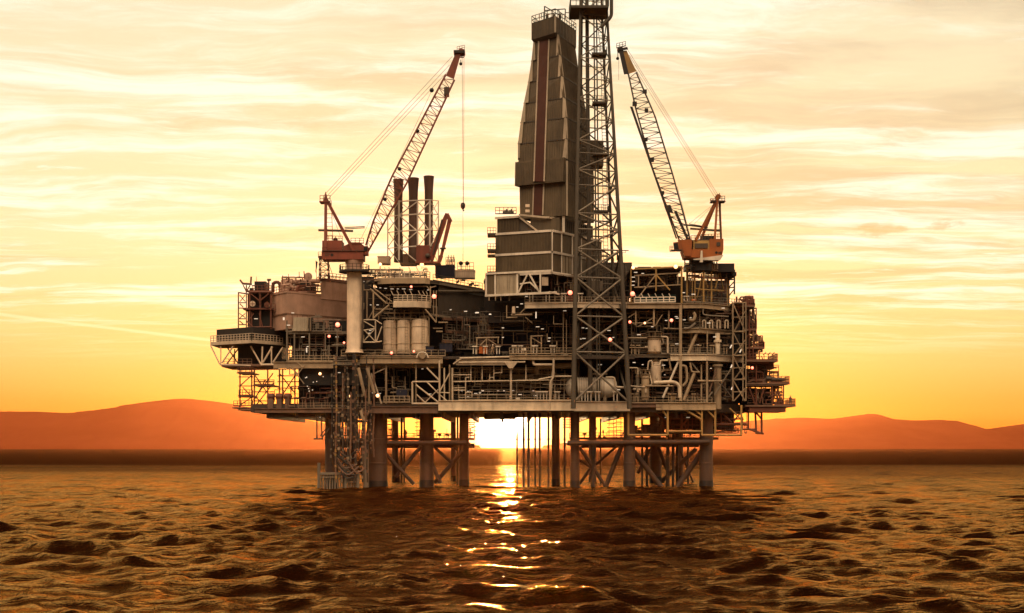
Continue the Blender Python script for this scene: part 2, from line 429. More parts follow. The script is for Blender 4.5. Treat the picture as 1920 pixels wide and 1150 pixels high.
t.put(b.inputs['Base Color'], t.mix(t.step(t.noise(ge, .0025, 4, .55), .3, .7), (.20, .040, .012), (.25, .056, .018))); b.inputs['Roughness'].default_value = 1
b.inputs['Specular IOR Level'].default_value = 0
hills('hills', [(-260, 800), (-100, 782), (0, 772), (60, 772), (130, 775), (200, 767), (260, 756), (310, 750), (345, 747), (380, 750), (430, 757), (500, 770), (560, 785), (640, 800), (760, 818), (900, 836)], 9000, 'hazy orange hill across the water left of the platform')
hills('hills', [(1020, 836), (1150, 818), (1300, 800), (1420, 788), (1500, 783), (1560, 786), (1600, 780), (1632, 776), (1665, 785), (1710, 789), (1770, 787), (1810, 795), (1845, 806), (1885, 800), (1930, 794), (2050, 780), (2200, 800)], 10500, 'hazy orange hill across the water right of the platform')
# ---------------------------------------------------------------- platform: shared builders
def X(px, Y=250): return (px - 960) * Y / F
def Z(py, Y=250): return CH - (py - 840) * Y / F
rnd = random.Random(21)
def strip_lights(root, spots):
    for px, py, Y in spots:
        c = W(px, py, Y); L = rnd.uniform(.3, .7)
        MB().cbox(c, L, .14, .12).build('strip_light', 'tube_light', root)
def flood_lamp(root, px, py, Y, mat='lamp_red', r=.30, post=1.3):
    c = W(px, py, Y)
    h = MB(); h.tube(c + Vector((0, .35, -.02)), c + Vector((0, .03, 0)), r * .7, r * 1.15, 12); h.bar(c + Vector((0, .25, -post)), c + Vector((0, .25, 0)), .1)
    o = h.build('flood_lamp', 'steel_dark', root)
    MB().ball(c, r, 8).build('bulb', mat, o)
def deck(root, poly, zt, zb, edge, emat='steel', girder=None, pmat='steel_dark'):
    """poly: world (x, y) outline; edge: list of outline points that carry the visible girder"""
    MB().prism(poly, zt - .35, zt).build('deck_plate', pmat, root)
    m = MB()
    for a, b in zip(edge, edge[1:]):
        a = Vector((*a, 0)); b = Vector((*b, 0)); d = (b - a).normalized(); n = Vector((d.y, -d.x, 0)) * .12
        for z0, z1, w in ((zb, zb + .12, 1.6), (zb + .12, zt - .14, .6), (zt - .14, zt + .015, 1.9)):
            q = [a + n * w, b + n * w, b - n * .5, a - n * .5]
            m.prism([(p.x, p.y) for p in q], z0, z1)
        L = (b - a).length
        for i in range(1, int(L / 2.4)):
            p = a + d * i * 2.4; m.prism([((p + n * 1.3 - d * .05).x, (p + n * 1.3 - d * .05).y), ((p + n * 1.3 + d * .05).x, (p + n * 1.3 + d * .05).y), ((p + n * .3 + d * .05).x, (p + n * .3 + d * .05).y), ((p + n * .3 - d * .05).x, (p + n * .3 - d * .05).y)], zb + .13, zt - .15)
    m.build('edge_girder', emat, root)
def pipes(root, box, n, seed, mats=('steel', 'steel_pale', 'steel_grey'), rr=(.07, .17), deep=(1.5, 10), name='pipe'):
    """runs of pipework with right-angle turns inside a box of the elevation (px0, px1, py0, py1) behind plane depth Y"""
    px0, px1, py0, py1, Y = box; g = random.Random(seed)
    n0 = n; n = int(n * 2.1)
    for i in range(n):
        y = Y + g.uniform(*deep) * g.uniform(.3, 1); r = g.uniform(*rr) * (1 if i < n0 else .62)
        x = g.uniform(px0, px1); z = g.uniform(py0, py1); pts = [W(x, z, y)]
        hor = g.random() < .55
        for k in range(g.randint(2, 5)):
            if hor: x = min(px1, max(px0, x + g.choice((-1, 1)) * g.uniform(8, (px1 - px0) * .45)))
            else: z = min(py1, max(py0, z + g.choice((-1, 1)) * g.uniform(6, (py1 - py0) * .7)))
            hor = not hor
            p = W(x, z, y)
            if (p - pts[-1]).length > r * 3: pts.append(p)
        if len(pts) < 2: continue
        m = MB().pipe(pts, r, 7)
        for p, q in zip(pts, pts[1:]):          # flanges
            if (q - p).length > 2 and g.random() < .5:
                c = p.lerp(q, g.uniform(.3, .7)); d = (q - p).normalized(); m.tube(c - d * .07, c + d * .07, r * 1.7, n=8)
        m.build(name, g.choice(mats), root)
def column(root, px, py0, py1, Y, w=5, mat='steel', name='column', rnd_=False):
    a, b = W(px, py1, Y), W(px, py0, Y); s = S(w, Y); m = MB()
    if rnd_: m.tube(a, b, s / 2, n=12)
    else:
        m.box(a.x - s / 2, a.x + s / 2, Y - .08, Y + .08, a.z, b.z) if False else m.box(a.x - s / 2, a.x + s / 2, Y - s / 2, Y + s / 2, a.z, b.z)
    return m.build(name, mat, root)
def clutter(root, px0, px1, pyf, Y, n, seed, mats=('steel_dark', 'steel_grey', 'blackwall', 'brown_steel'), h=(6, 20), name='machinery'):
    """dark machines standing far back on a deck: casings with pipes, motors and hand wheels of their own"""
    g = random.Random(seed)
    for i in range(n):
        px = px0 + (px1 - px0) * (i + g.uniform(.15, .85)) / n; y = Y + g.uniform(3, 12); hh = S(g.uniform(*h), Y); w = hh * g.uniform(.5, 1.1)
        b = W(px, pyf, Y); x = b.x * y / Y; z = b.z; m = MB()
        kind = g.randrange(4)
        if kind == 0:
            m.box(x - w / 2, x + w / 2, y, y + w, z, z + hh); m.box(x - w * .4, x + w * .4, y - .06, y, z + hh * .15, z + hh * .85); m.box(x - w * .55, x + w * .55, y - .1, y + w + .1, z + hh + .002, z + hh + .12)
        elif kind == 1:
            m.lathe((x, y + w / 2, z), [(w * .4, 0), (w * .4, hh * .8), (w * .32, hh * .93), (w * .1, hh)], 14); m.tube((x, y + w / 2, z + hh), (x, y + w / 2, z + hh * 1.25), .1)
        elif kind == 2:
            m.lathe((x - w, y + w / 2, z + hh * .4), [(.05, 0), (hh * .25, .15), (hh * .25, w * 1.6), (.05, w * 1.9)], 12, 'x'); m.box(x - w * .7, x - w * .5, y, y + w, z, z + hh * .3); m.box(x + w * .4, x + w * .6, y, y + w, z, z + hh * .3)
        else:
            for k in range(3): m.pipe([(x - w / 2 + k * w / 3, y, z), (x - w / 2 + k * w / 3, y, z + hh * (.6 + .15 * k)), (x + w, y, z + hh * (.6 + .15 * k))], .11)
            m.box(x - w / 2, x + w / 2, y + .3, y + w * .7, z, z + hh * .45)
        m.build(name, g.choice(mats), root)
def tray_stands(root, spots, pyf, Y, h=14, w=11, mat='steel_pale'):
    for px in spots:
        a = W(px - w * .28, pyf, Y); b = W(px + w * .28, pyf, Y); H = S(h, Y); m = MB()
        for q in (a, b): m.bar(q, q + Vector((0, 0, H)), .15)
        m.box(a.x - S(w * .25), b.x + S(w * .25), Y - .35, Y + .35, a.z + H, a.z + H + .2)
        m.build('tray_stand', 'white_paint' if mat == 'steel_pale' else mat, root)
# ---------------------------------------------------------------- jacket
J = thing('steel_jacket', 'brown tubular steel legs and braces standing in the sea under the platform', 'jacket', (X(965), 270, 0))
def jtube(px0, py0, px1, py1, Y0, w, name, Y1=None, mat='jacket'):
    Y1 = Y1 or Y0; a, b = W(px0, py0, Y0), W(px1, py1, Y1)
    MB().tube(a, b, S(w, (Y0 + Y1) / 2) / 2, n=16).build(name, mat, J)
def leg(px, Y, w, ztop=14.4, mat='jacket'):
    x = X(px, Y); r = S(w, Y) / 2; m = MB()
    prof = [(r, -6), (r, 4.4), (r * 1.04, 4.45), (r * 1.04, 4.7), (r, 4.75), (r, 8.2), (r * 1.06, 8.25), (r * 1.06, 9.2), (r, 9.25), (r, ztop)]
    m.lathe((x, Y, 0), prof, 22); o = m.build('leg', mat, J)
    MB().lathe((x, Y, 0), [(r * 1.01, -5), (r * 1.05, -1), (r * 1.06, .9), (r * 1.01, 1.3)], 22).build('shade_band', 'black', o)  # near-black band paints in the dark shading at the foot of the leg
for px, Y, w in ((622, 256, 25), (708, 254, 36), (800, 258, 26), (870, 262, 18), (1042, 266, 15), (1078, 254, 17), (1180, 253, 22), (1324, 254, 25)): leg(px, Y, w)
for px, Y, w in ((741, 294, 12), (850, 296, 10), (1111, 292, 14), (1229, 288, 22), (1276, 292, 10), (660, 290, 18)): leg(px, Y, w, 14.4, 'brown_steel')
for sg in ((722, 850, 776, 908, 256, 7), (790, 836, 742, 895, 257, 7), (812, 836, 846, 868, 260, 6), (868, 846, 815, 906, 260, 8), (806, 862, 826, 906, 258, 8),
           (742, 836, 748, 905, 293, 6), (850, 838, 878, 862, 292, 4), (1086, 838, 1136, 913, 256, 7), (1165, 838, 1135, 914, 256, 9), (1082, 860, 1112, 879, 258, 5),
           (1157, 836, 1117, 871, 270, 5), (1188, 846, 1240, 914, 255, 10), (1218, 842, 1196, 888, 286, 7), (1320, 842, 1270, 913, 256, 11), (1234, 838, 1252, 884, 286, 7),
           (1276, 846, 1300, 905, 290, 4), (1083, 842, 1106, 832, 262, 5), (1112, 872, 1086, 908, 262, 6), (1305, 842, 1238, 905, 288, 8), (690, 850, 640, 905, 262, 7), (640, 842, 690, 900, 290, 6)):
    jtube(*sg[:4], sg[4], sg[5], 'brace')
for sg in ((628, 832, 875, 830, 254, 8), (1064, 831, 1330, 829, 252, 10), (640, 836, 890, 836, 294, 9), (1090, 836, 1310, 834, 294, 9)): jtube(*sg[:4], sg[4], sg[5], 'horizontal_brace')
for a, b, Y, w in ((708, 720, 254, 9), (870, 858, 262, 8), (1078, 1090, 254, 8), (1180, 1172, 253, 9), (1324, 1315, 254, 9)):      # members running back into the depth
    p = W(a, 830, Y); MB().tube(p, (p.x, 292, p.z), S(w) / 2, n=12).build('horizontal_brace', 'jacket', J)
for px, Y, w, y0 in ((1112, 256, 8, 832), (1204, 262, 4, 780), (1213, 270, 5, 832), (1252, 262, 7, 790), (1262, 262, 5, 790), (753, 280, 4, 780), (758, 280, 3, 780), (858, 270, 4, 782), (1126, 272, 3, 785), (1270, 268, 6, 785), (1290, 275, 4, 830)):
    jtube(px, y0, px, 912 + 8, Y, w, 'vertical_member', mat='steel_dark')
g = random.Random(5)
for x0, x1, Y, py in ((690, 890, 268, 823), (1068, 1345, 268, 822), (625, 700, 252.5, 823)):
    m = MB(); a, b = W(x0, py, Y), W(x1, py, Y); m.box(a.x, b.x, Y - 1.5, Y + 1.5, a.z - .3, a.z); wk = m.build('walkway', 'brown_steel', J)
    m = MB().railing([a + Vector((0, -1.4, 0)), b + Vector((0, -1.4, 0))]).railing([a + Vector((0, 1.4, 0)), b + Vector((0, 1.4, 0))]); m.build('railing', 'brown_steel', wk)
    for i in range(int((x1 - x0) / 11)):
        px = g.uniform(x0 + 4, x1 - 4); c = W(px, py, Y); h = g.uniform(.5, 2.3); m = MB()
        m.bar(c, c + Vector((0, 0, h)), .13); m.cbox(c + Vector((0, 0, h * g.uniform(.4, 1))), g.uniform(.3, .9), .4, g.uniform(.2, .6)); m.build('valve_post', 'brown_steel', wk)
for px, y0, y1, Y in ((786, 780, 822, 262), (1064, 778, 806, 256), (885, 780, 822, 266), (1160, 780, 822, 264), (730, 785, 822, 264), (1146, 782, 822, 272)):
    m = MB(); p, q = W(px, y1, Y), W(px, y0, Y); m.ladder(p, q, .9, .5, .12); 
    for k in range(5): c = p.lerp(q, .15 + k * .18); m.bar(c + Vector((-.9, 0, 0)), c + Vector((.9, .2, 0)), .14)
    m.build('ladder', 'brown_steel', J)
m = MB()
for k in range(5): c = W(882, 784 + k * 4.2, 262); m.bar(c + Vector((-.6, 0, 0)), c + Vector((1.1 - .1 * k, 0, 0)), .13)
m.bar(W(876, 806, 262), W(892, 800, 262), .2); m.build('platform_bracket', 'brown_steel', J)
# conductor pipes between the legs
CG = 'conductor pipes between the centre legs'
for i, (px, w, Y, lab) in enumerate(((969.5, 3.2, 262, 'thin conductor pipe beside the open gap, first from the left of its row'), (982, 4.2, 258, 'conductor pipe under the centre deck, second from the left of its row'),
        (991, 4.6, 256, 'thickest conductor pipe under the centre deck, third from the left'), (1003.5, 3.4, 262, 'conductor pipe under the centre deck, fourth from the left of its row'),
        (1012, 4, 258, 'conductor pipe under the centre deck, fifth from the left of its row'), (1028.3, 3.8, 258, 'conductor pipe just left of the thick leg in the middle of the row'), (1058.7, 3.8, 262, 'lone conductor pipe between the two thick legs at the right of the gap'))):
    x = X(px, Y); r = S(w, Y) / 2; m = MB(); m.lathe((x, Y, 0), [(r, -6), (r, 3), (r * 1.25, 3.02), (r * 1.25, 3.3), (r, 3.32), (r, 9), (r * 1.25, 9.02), (r * 1.25, 9.3), (r, 9.32), (r, 14.4)], 12)
    o = m.build('conductor_pipe', 'jacket'); recentre(o); tag(o, lab, 'conductor pipe', CG)
# boat landing
BL = thing('boat_landing', 'grey slatted boat landing at the waterline beside the left legs', 'boat landing', (X(640), 250, 0))
for x0, x1, py, nv, top in ((598, 648, 888, 11, 868), (648, 672, 897, 6, 893)):
    a, b = W(x0, py, 249), W(x1, py, 249)
    MB().bar(a, b, .45).build('fender_beam', 'steel_grey', BL); MB().bar(a + Vector((0, 0, -.7)), b + Vector((0, 0, -.7)), .25).build('fender_beam', 'steel_grey', BL)
    for i in range(nv):
        p = a.lerp(b, i / (nv - 1)); tube = MB().tube((p.x, p.y + .35, -2), (p.x, p.y + .35, p.z - .1), .17, n=8); tube.build('fender_post', 'steel_grey', BL)
for px, py in ((598, 868), (648, 873), (671, 882)): MB().tube(W(px, 935, 249), W(px, py, 249), .28, n=10).build('mooring_post', 'steel_grey', BL)
MB().tube(W(686, 935, 250), W(686, 833, 250), .55, n=14).build('mooring_post', 'steel_grey', BL)
p = W(598, 889, 249); MB().box(p.x, p.x + 7.4, 250, 254, p.z - .3, p.z - .1).build('landing_deck', 'steel_dark', BL)
MB().tube(W(650, 880, 249.2), W(668, 896, 249.2), .2).build('brace', 'steel_grey', BL)
# bundle of hanging riser hoses
RB = thing('riser_bundle', 'dark bundle of hanging hoses and risers with pale collars left of the legs', 'riser bundle', (X(655), 248, 0))
g = random.Random(17)
for i in range(26):
    px = 622 + i * 3.1 + g.uniform(-1.5, 1.5); Y = g.uniform(246.5, 250.5); y0 = g.choice((664, 668, 700, 735, 770)); y1 = g.uniform(840, 885) if g.random() < .7 else 905
    pts = []; n = 9; ph = g.uniform(0, 6)
    for k in range(n + 1): pts.append(W(px + math.sin(ph + k * .9) * g.uniform(.2, 1.8) * (k / n + .2), y0 + (y1 - y0) * k / n, Y))
    r = g.uniform(.09, .2); m = MB().pipe(pts, r, 7, .6); m.cur = len(m.f); step = g.uniform(.9, 1.7); L = pts[0].z - pts[-1].z; s = g.uniform(0, 2)
    while s < L - .6:
        f = s / L * n; k = int(f); c = pts[k].lerp(pts[k + 1], f - k); d = (pts[k + 1] - pts[k]).normalized()
        m.tube(c, c + d * g.uniform(.25, .6), r * 1.35, n=8); s += step * g.uniform(.6, 2)
    m.build('hose', (g.choice(('rubber', 'rubber', 'steel_dark', 'brown_steel')), g.choice(('yellow_tan', 'steel', 'brown_steel', 'steel_grey', 'brown_steel'))), RB)
for k in range(9):
    a = W(g.uniform(622, 650), g.uniform(830, 880), 248); b = a + Vector((g.uniform(2, 5), .3, g.uniform(-2.5, .5))); MB().pipe([a, (a + b) / 2 + Vector((0, 0, -g.uniform(.8, 2.2))), b], g.uniform(.1, .18), 7, 1.4).build('loop_hose', g.choice(('rubber', 'brown_steel')), RB)
for py in (690, 742, 790, 826): MB().bar(W(616, py, 251), W(702, py, 251), .35, .5).build('clamp_beam', 'steel_dark', RB)
for px, py, px2, py2 in ((676, 770, 682, 788), (684, 790, 690, 770), (672, 690, 684, 742), (688, 690, 702, 738)): MB().tube(W(px, py, 247), W(px2, py2, 247), .3, n=10).build('guide_arm', 'steel', RB)

# ---------------------------------------------------------------- lower deck
LD = thing('platform_deck', 'long lowest steel deck with pale edge girder right above the legs', 'deck', (X(960), 270, Z(765)))
zl = Z(757); f0 = 250.0
P_ = [(X(470, 252), 252), (X(690), 250.4), (X(820), 250.4), (X(820), 249.8), (X(1076), 249.8), (X(1076), 248.6), (X(1182), 248.6), (X(1182), 250), (X(1340), 250), (X(1395, 258), 258), (X(1395, 258), 296), (X(470, 252), 296)]
MB().prism(P_, Z(775) + .2, zl).build('deck_plate', 'steel_dark', LD)
for (x0, x1, y0, y1, Y, mat) in ((478, 690, 767, 773, 250.2, 'brown_steel'), (690, 822, 763, 774, 250, 'brown_steel'), (822, 1076, 752, 769, 249.6, 'steel_pale'), (1076, 1181, 754, 770, 248.4, 'steel_pale'), (1181, 1240, 757, 763, 249.7, 'brown_steel'), (1230, 1342, 756, 768, 249.5, 'steel')):
    m = MB(); a, b = W(x0, y1, Y), W(x1, y0, Y); m.box(a.x, b.x, Y - .18, Y + .05, a.z, b.z); m.box(a.x, b.x, Y - .42, Y + .1, a.z - .12, a.z); m.box(a.x, b.x, Y - .42, Y + .1, b.z, b.z + .12)
    for k in range(1, int((b.x - a.x) / 2.6)): m.box(a.x + k * 2.6 - .05, a.x + k * 2.6 + .05, Y - .34, Y - .18, a.z + .004, b.z - .004)
    m.build('edge_girder', mat, LD)
# underside: transverse girders seen dark against the light
for px in range(500, 1380, 55): MB().box(X(px) - .25, X(px) + .25, 251, 295, Z(775) - .9, Z(775) + .19).build('floor_beam', 'steel_dark', LD)
MB().box(X(905), X(968), 262, 268, Z(783), Z(775) + .19).build('underslung_box', 'steel_dark', LD)
MB().box(X(690), X(820), 258, 262, Z(781), Z(775) + .19).build('underslung_box', 'steel_dark', LD)
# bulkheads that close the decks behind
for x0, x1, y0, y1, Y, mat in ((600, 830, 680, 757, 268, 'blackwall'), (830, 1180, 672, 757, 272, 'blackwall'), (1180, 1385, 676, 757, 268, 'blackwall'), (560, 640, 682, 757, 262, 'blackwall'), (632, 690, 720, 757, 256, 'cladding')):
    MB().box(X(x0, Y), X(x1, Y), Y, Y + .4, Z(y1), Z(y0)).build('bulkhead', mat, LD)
# frames of the lower deck front
PF = FP(250.6)
bars(PF, [(833, 690, 833, 756, 3), (848, 690, 848, 756, 3), (958, 690, 958, 756, 4), (1038, 668, 1031, 775, 3)], 3, 'column', 'steel_pale', LD)
bars(PF, [(692, 684, 692, 764, 4), (724, 684, 724, 764, 4), (780, 684, 780, 762, 3), (824, 684, 824, 762, 4), (843, 684, 843, 756, 3)], 3, 'column', 'steel', LD)
bars(FP(249.6), [(773, 716, 824, 716, 3), (773, 757, 824, 757, 3.4), (773, 716, 773, 758, 3), (824, 676, 824, 758, 3.4), (800, 690, 824, 714, 3), (780, 722, 822, 755, 3), (800, 716, 822, 738, 2.5), (824, 735, 843, 700, 2.5), (824, 736, 843, 737, 2), (824, 740, 843, 756, 2), (781, 740, 800, 758, 2.5), (822, 730, 795, 757, 2)], 3, 'brace', 'steel_pale', LD)
bars(FP(250.8), [(848, 716, 1035, 713, 2.2), (848, 732, 872, 732, 2), (848, 703, 883, 703, 2), (883, 684, 883, 715, 2), (904, 684, 904, 712, 2), (926, 684, 926, 714, 2), (941, 684, 941, 700, 2), (926, 700, 941, 699, 2), (918, 702, 918, 714, 1.6), (918, 708, 926, 708, 1.6), (873, 708, 873, 754, 2), (873, 708, 880, 708, 2), (873, 736, 885, 736, 2), (885, 736, 885, 746, 1.6), (848, 728, 872, 727, 1.6), (986, 684, 986, 712, 2), (696, 700, 716, 760, 3.5), (699, 702, 724, 690, 2)], 2, 'pipe', 'steel_pale', LD)
m = MB().pipe([W(1038, 672, 249.5), W(1038, 708, 249.5), W(1032, 716, 249.5), W(1031, 760, 249.5), W(1031, 768, 249.5)], .2); m.build('pipe', 'steel_pale', LD)
m = MB().pipe([W(1000, 676, 250), W(1000, 684, 250), W(1036, 684, 250)], .24); m.build('pipe', 'steel_pale', LD)
m = MB().pipe([W(1008, 702, 253), W(1006, 692, 253), W(1010, 688, 253), W(1075, 684, 253)], .5, 12); m.build('pipe', 'steel', LD)
m = MB().pipe([W(1136, 708, 250), W(1152, 708, 250), W(1154, 726, 250), W(1176, 727, 250)], .2); m.build('pipe', 'steel_pale', LD)
m = MB().pipe([W(1010, 712, 250), W(1040, 706, 250), W(1075, 706, 250)], .16); m.build('pipe', 'steel_pale', LD)
pipes(LD, (850, 1075, 690, 752, 251), 46, 1, ('steel', 'steel', 'steel_grey', 'steel_pale'), (.06, .13), (1, 14))
pipes(LD, (700, 775, 690, 755, 251), 18, 2, ('steel', 'steel_grey'), (.06, .13), (1, 12))
pipes(LD, (1184, 1330, 690, 752, 252), 30, 4, ('steel', 'steel_grey', 'brown_steel'), (.07, .16), (1, 12))
clutter(LD, 700, 830, 757, 250.5, 7, 3); clutter(LD, 850, 1070, 757, 250.5, 15, 4); clutter(LD, 1185, 1335, 757, 251, 10, 5)
tray_stands(LD, (1010, 1022, 1045, 1094, 1105, 1120, 1154), 752, 249.9, 16, 11); tray_stands(LD, (1186, 1193, 1256, 1264, 1276, 1300), 754, 250.3, 14, 8, 'steel')
m = MB()
for x0, x1 in ((720, 768),): m.railing([W(x0, 755, 249.8), W(x1, 755, 249.8)], 1.2, 1.0, .16)
m.railing([W(1182, 756, 249.8), W(1335, 756, 249.8)]); m.railing([W(560, 767, 250), W(690, 766, 250)])
m.railing([W(860, 751, 249.5), W(1074, 751, 249.5)], 1.0, 1.8, .06)
m.build('railing', 'steel', LD)
MB().box(*[f(v) for f, v in ((X, 742), (X, 762))], 251.5, 252.5, Z(744), Z(730)).build('machinery', 'navy', LD)
strip_lights(LD, [(px, py, 251.5 + (px % 5)) for px, py in ((792, 692), (806, 739), (700, 737), (712, 738), (866, 733), (879, 734), (892, 738), (905, 733), (917, 734), (934, 733), (945, 733), (962, 733), (978, 734), (1000, 733), (1012, 735), (878, 744), (900, 737), (1120, 692), (1125, 684), (1160, 731), (975, 740), (1003, 742), (1232, 712), (1247, 703))])
strip_lights(LD, [(px, 783, 251.2) for px in (600, 1248, 1290)])
flood_lamp(LD, 708, 742, 249.8, 'lamp_warm', .33); flood_lamp(LD, 654, 743, 249, 'lamp_warm', .24)
# underslung frame and hanging bracket
bars(FP(249.6), [(1178, 816, 1252, 816, 4), (1252, 809, 1316, 809, 4), (1316, 816, 1391, 816, 3.6), (1178, 760, 1178, 816, 4), (1252, 764, 1252, 816, 4), (1316, 756, 1316, 816, 4), (1341, 760, 1341, 816, 4), (1390, 760, 1390, 816, 4)], 4, 'underslung_frame', 'yellow_tan', LD)
bars(FP(249.6), [(1277, 764, 1315, 787, 4), (1240, 765, 1251, 783, 3.5), (1322, 765, 1340, 784, 3.5), (1300, 766, 1316, 780, 3), (1368, 766, 1389, 786, 3)], 4, 'brace', 'yellow_tan', LD)
bars(FP(254), [(1278, 764, 1278, 812, 4), (1326, 764, 1326, 808, 3), (1352, 776, 1352, 796, 2), (1338, 773, 1352, 774, 2), (1325, 796, 1400, 796, 4), (1354, 775, 1372, 793, 3), (1376, 790, 1390, 772, 3), (1403, 765, 1403, 804, 3.4), (1282, 795, 1300, 772, 3), (1220, 770, 1250, 790, 3), (1416, 770, 1418, 812, 4), (1428, 765, 1428, 814, 4), (1404, 805, 1430, 813, 4), (1416, 812, 1432, 813, 4), (1413, 768, 1428, 786, 3.5), (1390, 805, 1418, 805, 3)], 4, 'underslung_frame', 'rust_red', LD)
clutter(LD, 1186, 1240, 812, 254, 5, 8, ('steel_dark', 'blackwall'), (12, 34)); pipes(LD, (1240, 1400, 772, 812, 254), 22, 9, ('brown_steel', 'steel_dark', 'rust_red'), (.07, .14), (0, 8))
MB().box(X(1185), X(1345), 256, 270, Z(812), Z(810)).build('underslung_floor', 'steel_dark', LD)
MB().box(X(1250), X(1400), 264, 264.4, Z(804), Z(770)).build('bulkhead', 'blackwall', LD)
bars(FP(250.5), [(594, 778, 594, 822, 2.6), (602, 778, 604, 822, 2.6), (594, 780, 606, 790, 2), (588, 823, 606, 823, 3), (604, 820, 618, 803, 2.6), (600, 818, 614, 800, 2)], 2.5, 'hanging_bracket', 'steel_dark', LD)

# ---------------------------------------------------------------- middle deck
MD = thing('platform_deck', 'middle steel deck with white stub railings running below the three tanks', 'deck', (X(900), 270, Z(675)))
zm = Z(668)
MB().prism([(X(540), 252), (X(690), 250.5), (X(855), 250.5), (X(855), 250), (X(1190), 250), (X(1190), 290), (X(540), 290)], zm - .5, zm).build('deck_plate', 'steel_dark', MD)
for (x0, x1, y0, y1, Y, mat) in ((513, 625, 680, 690, 250, 'steel'), (625, 675, 677, 684, 250, 'steel_grey'), (675, 830, 671, 681, 250.2, 'steel'), (855, 960, 676, 684, 250.2, 'steel_pale'), (955, 1078, 668, 674, 249.8, 'steel')):
    m = MB(); a, b = W(x0, y1, Y), W(x1, y0, Y); m.box(a.x, b.x, Y - .16, Y + .2, a.z, b.z); m.box(a.x, b.x, Y - .38, Y + .21, b.z, b.z + .14); m.box(a.x, b.x, Y - .38, Y + .21, a.z - .1, a.z); m.build('edge_girder', mat, MD)
bars(FP(249.7), [(850, 683, 866, 672, 3), (862, 672, 965, 669, 3.4), (860, 680, 985, 679, 3.2)], 3, 'edge_pipe', 'steel_pale', MD)
m = MB(); c = W(958, 680, 249.7); m.hexa([c + Vector(v) for v in ((-.35, -.3, -1.1), (.35, -.3, -1.1), (.35, .3, -1.1), (-.35, .3, -1.1))], [c + Vector(v) for v in ((-1.2, -.4, 0), (1.2, -.4, 0), (1.2, .4, 0), (-1.2, .4, 0))]); m.build('column_head', 'steel_pale', MD)
tray_stands(MD, (890, 910, 934), 664, 250.6, 13, 9); tray_stands(MD, (965, 975, 1003, 1036), 664, 250.6, 14, 11)
m = MB()
for x0, x1, y in ((690, 835, 668), (640, 690, 668), (955, 1075, 664)): m.railing([W(x0, y, 250), W(x1, y, 250)], 1.15, 1.3, .10)
m.railing([W(540, 678, 250), W(628, 678, 250)], 1.1, 1.2, .09); m.build('railing', 'steel', MD)
clutter(MD, 985, 1075, 664, 250.5, 10, 31, ('steel', 'steel_pale', 'steel_grey', 'rust_red'), (4, 11)); clutter(MD, 640, 720, 667, 250.5, 8, 32, ('steel', 'steel_grey'), (6, 14))
clutter(MD, 830, 1000, 664, 254, 12, 33, ('navy', 'steel_grey', 'blackwall'), (8, 22)); clutter(MD, 1080, 1190, 664, 251, 9, 34, h=(10, 30)); clutter(MD, 545, 650, 680, 251, 12, 35, ('steel_grey', 'steel_dark', 'brown_steel'), (8, 24))
pipes(MD, (900, 1190, 585, 660, 254), 34, 11, ('steel', 'brown_steel', 'steel_grey', 'steel_dark'), (.06, .13), (1, 12))
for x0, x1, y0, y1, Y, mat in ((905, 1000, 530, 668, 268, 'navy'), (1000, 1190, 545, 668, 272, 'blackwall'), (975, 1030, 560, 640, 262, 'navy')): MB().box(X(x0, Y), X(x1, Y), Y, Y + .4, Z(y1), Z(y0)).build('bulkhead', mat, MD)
bars(FP(251), [(894, 634, 894, 664, 2.4), (912, 634, 912, 648, 2), (934, 634, 934, 644, 2), (892, 634, 936, 633, 2.6), (912, 636, 900, 648, 1.8), (914, 636, 930, 646, 1.8), (996, 632, 996, 662, 2.4), (1015, 632, 1015, 662, 2.4), (994, 631, 1018, 630, 2.4), (996, 633, 1015, 645, 1.8), (950, 573, 950, 597, 2), (950, 596, 970, 595, 2), (958, 591, 998, 590, 4), (975, 588, 986, 577, 2), (985, 595, 998, 606, 1.6), (1056, 585, 1056, 662, 1.6), (1062, 600, 1062, 662, 1.6), (1038, 592, 1038, 608, 1.6), (1038, 608, 1056, 608, 1.6), (1044, 640, 1044, 662, 1.4), (1026, 626, 1026, 640, 1.4)], 2, 'service_frame', 'steel', MD)
m = MB().tube(W(963, 588, 250.8), W(963, 575, 250.8), .34, .3, 10); m.build('service_frame', 'cream', MD)
strip_lights(MD, [(px, py, 252) for px, py in ((943, 615), (943, 633), (895, 586), (919, 589), (1008, 613), (1017, 617), (1030, 634), (1029, 640), (1093, 615), (1100, 616), (1089, 636), (1095, 635), (1115, 633), (1142, 620), (1150, 633))])
o = MB().bar(W(1005, 585, 250.7), W(1005, 597, 250.7), .2, .2).build('strip_light', 'tube_light', MD)
flood_lamp(MD, 1144, 637, 243.3, 'lamp_red', .34, .6); flood_lamp(MD, 734, 662, 249.6, 'lamp_red', .26); flood_lamp(MD, 776, 659, 249.6, 'lamp_red', .2); flood_lamp(MD, 645, 643, 249.6, 'lamp_red', .2); flood_lamp(MD, 617, 631, 250, 'lamp_red', .25); flood_lamp(MD, 633, 609, 250, 'lamp_red', .42)
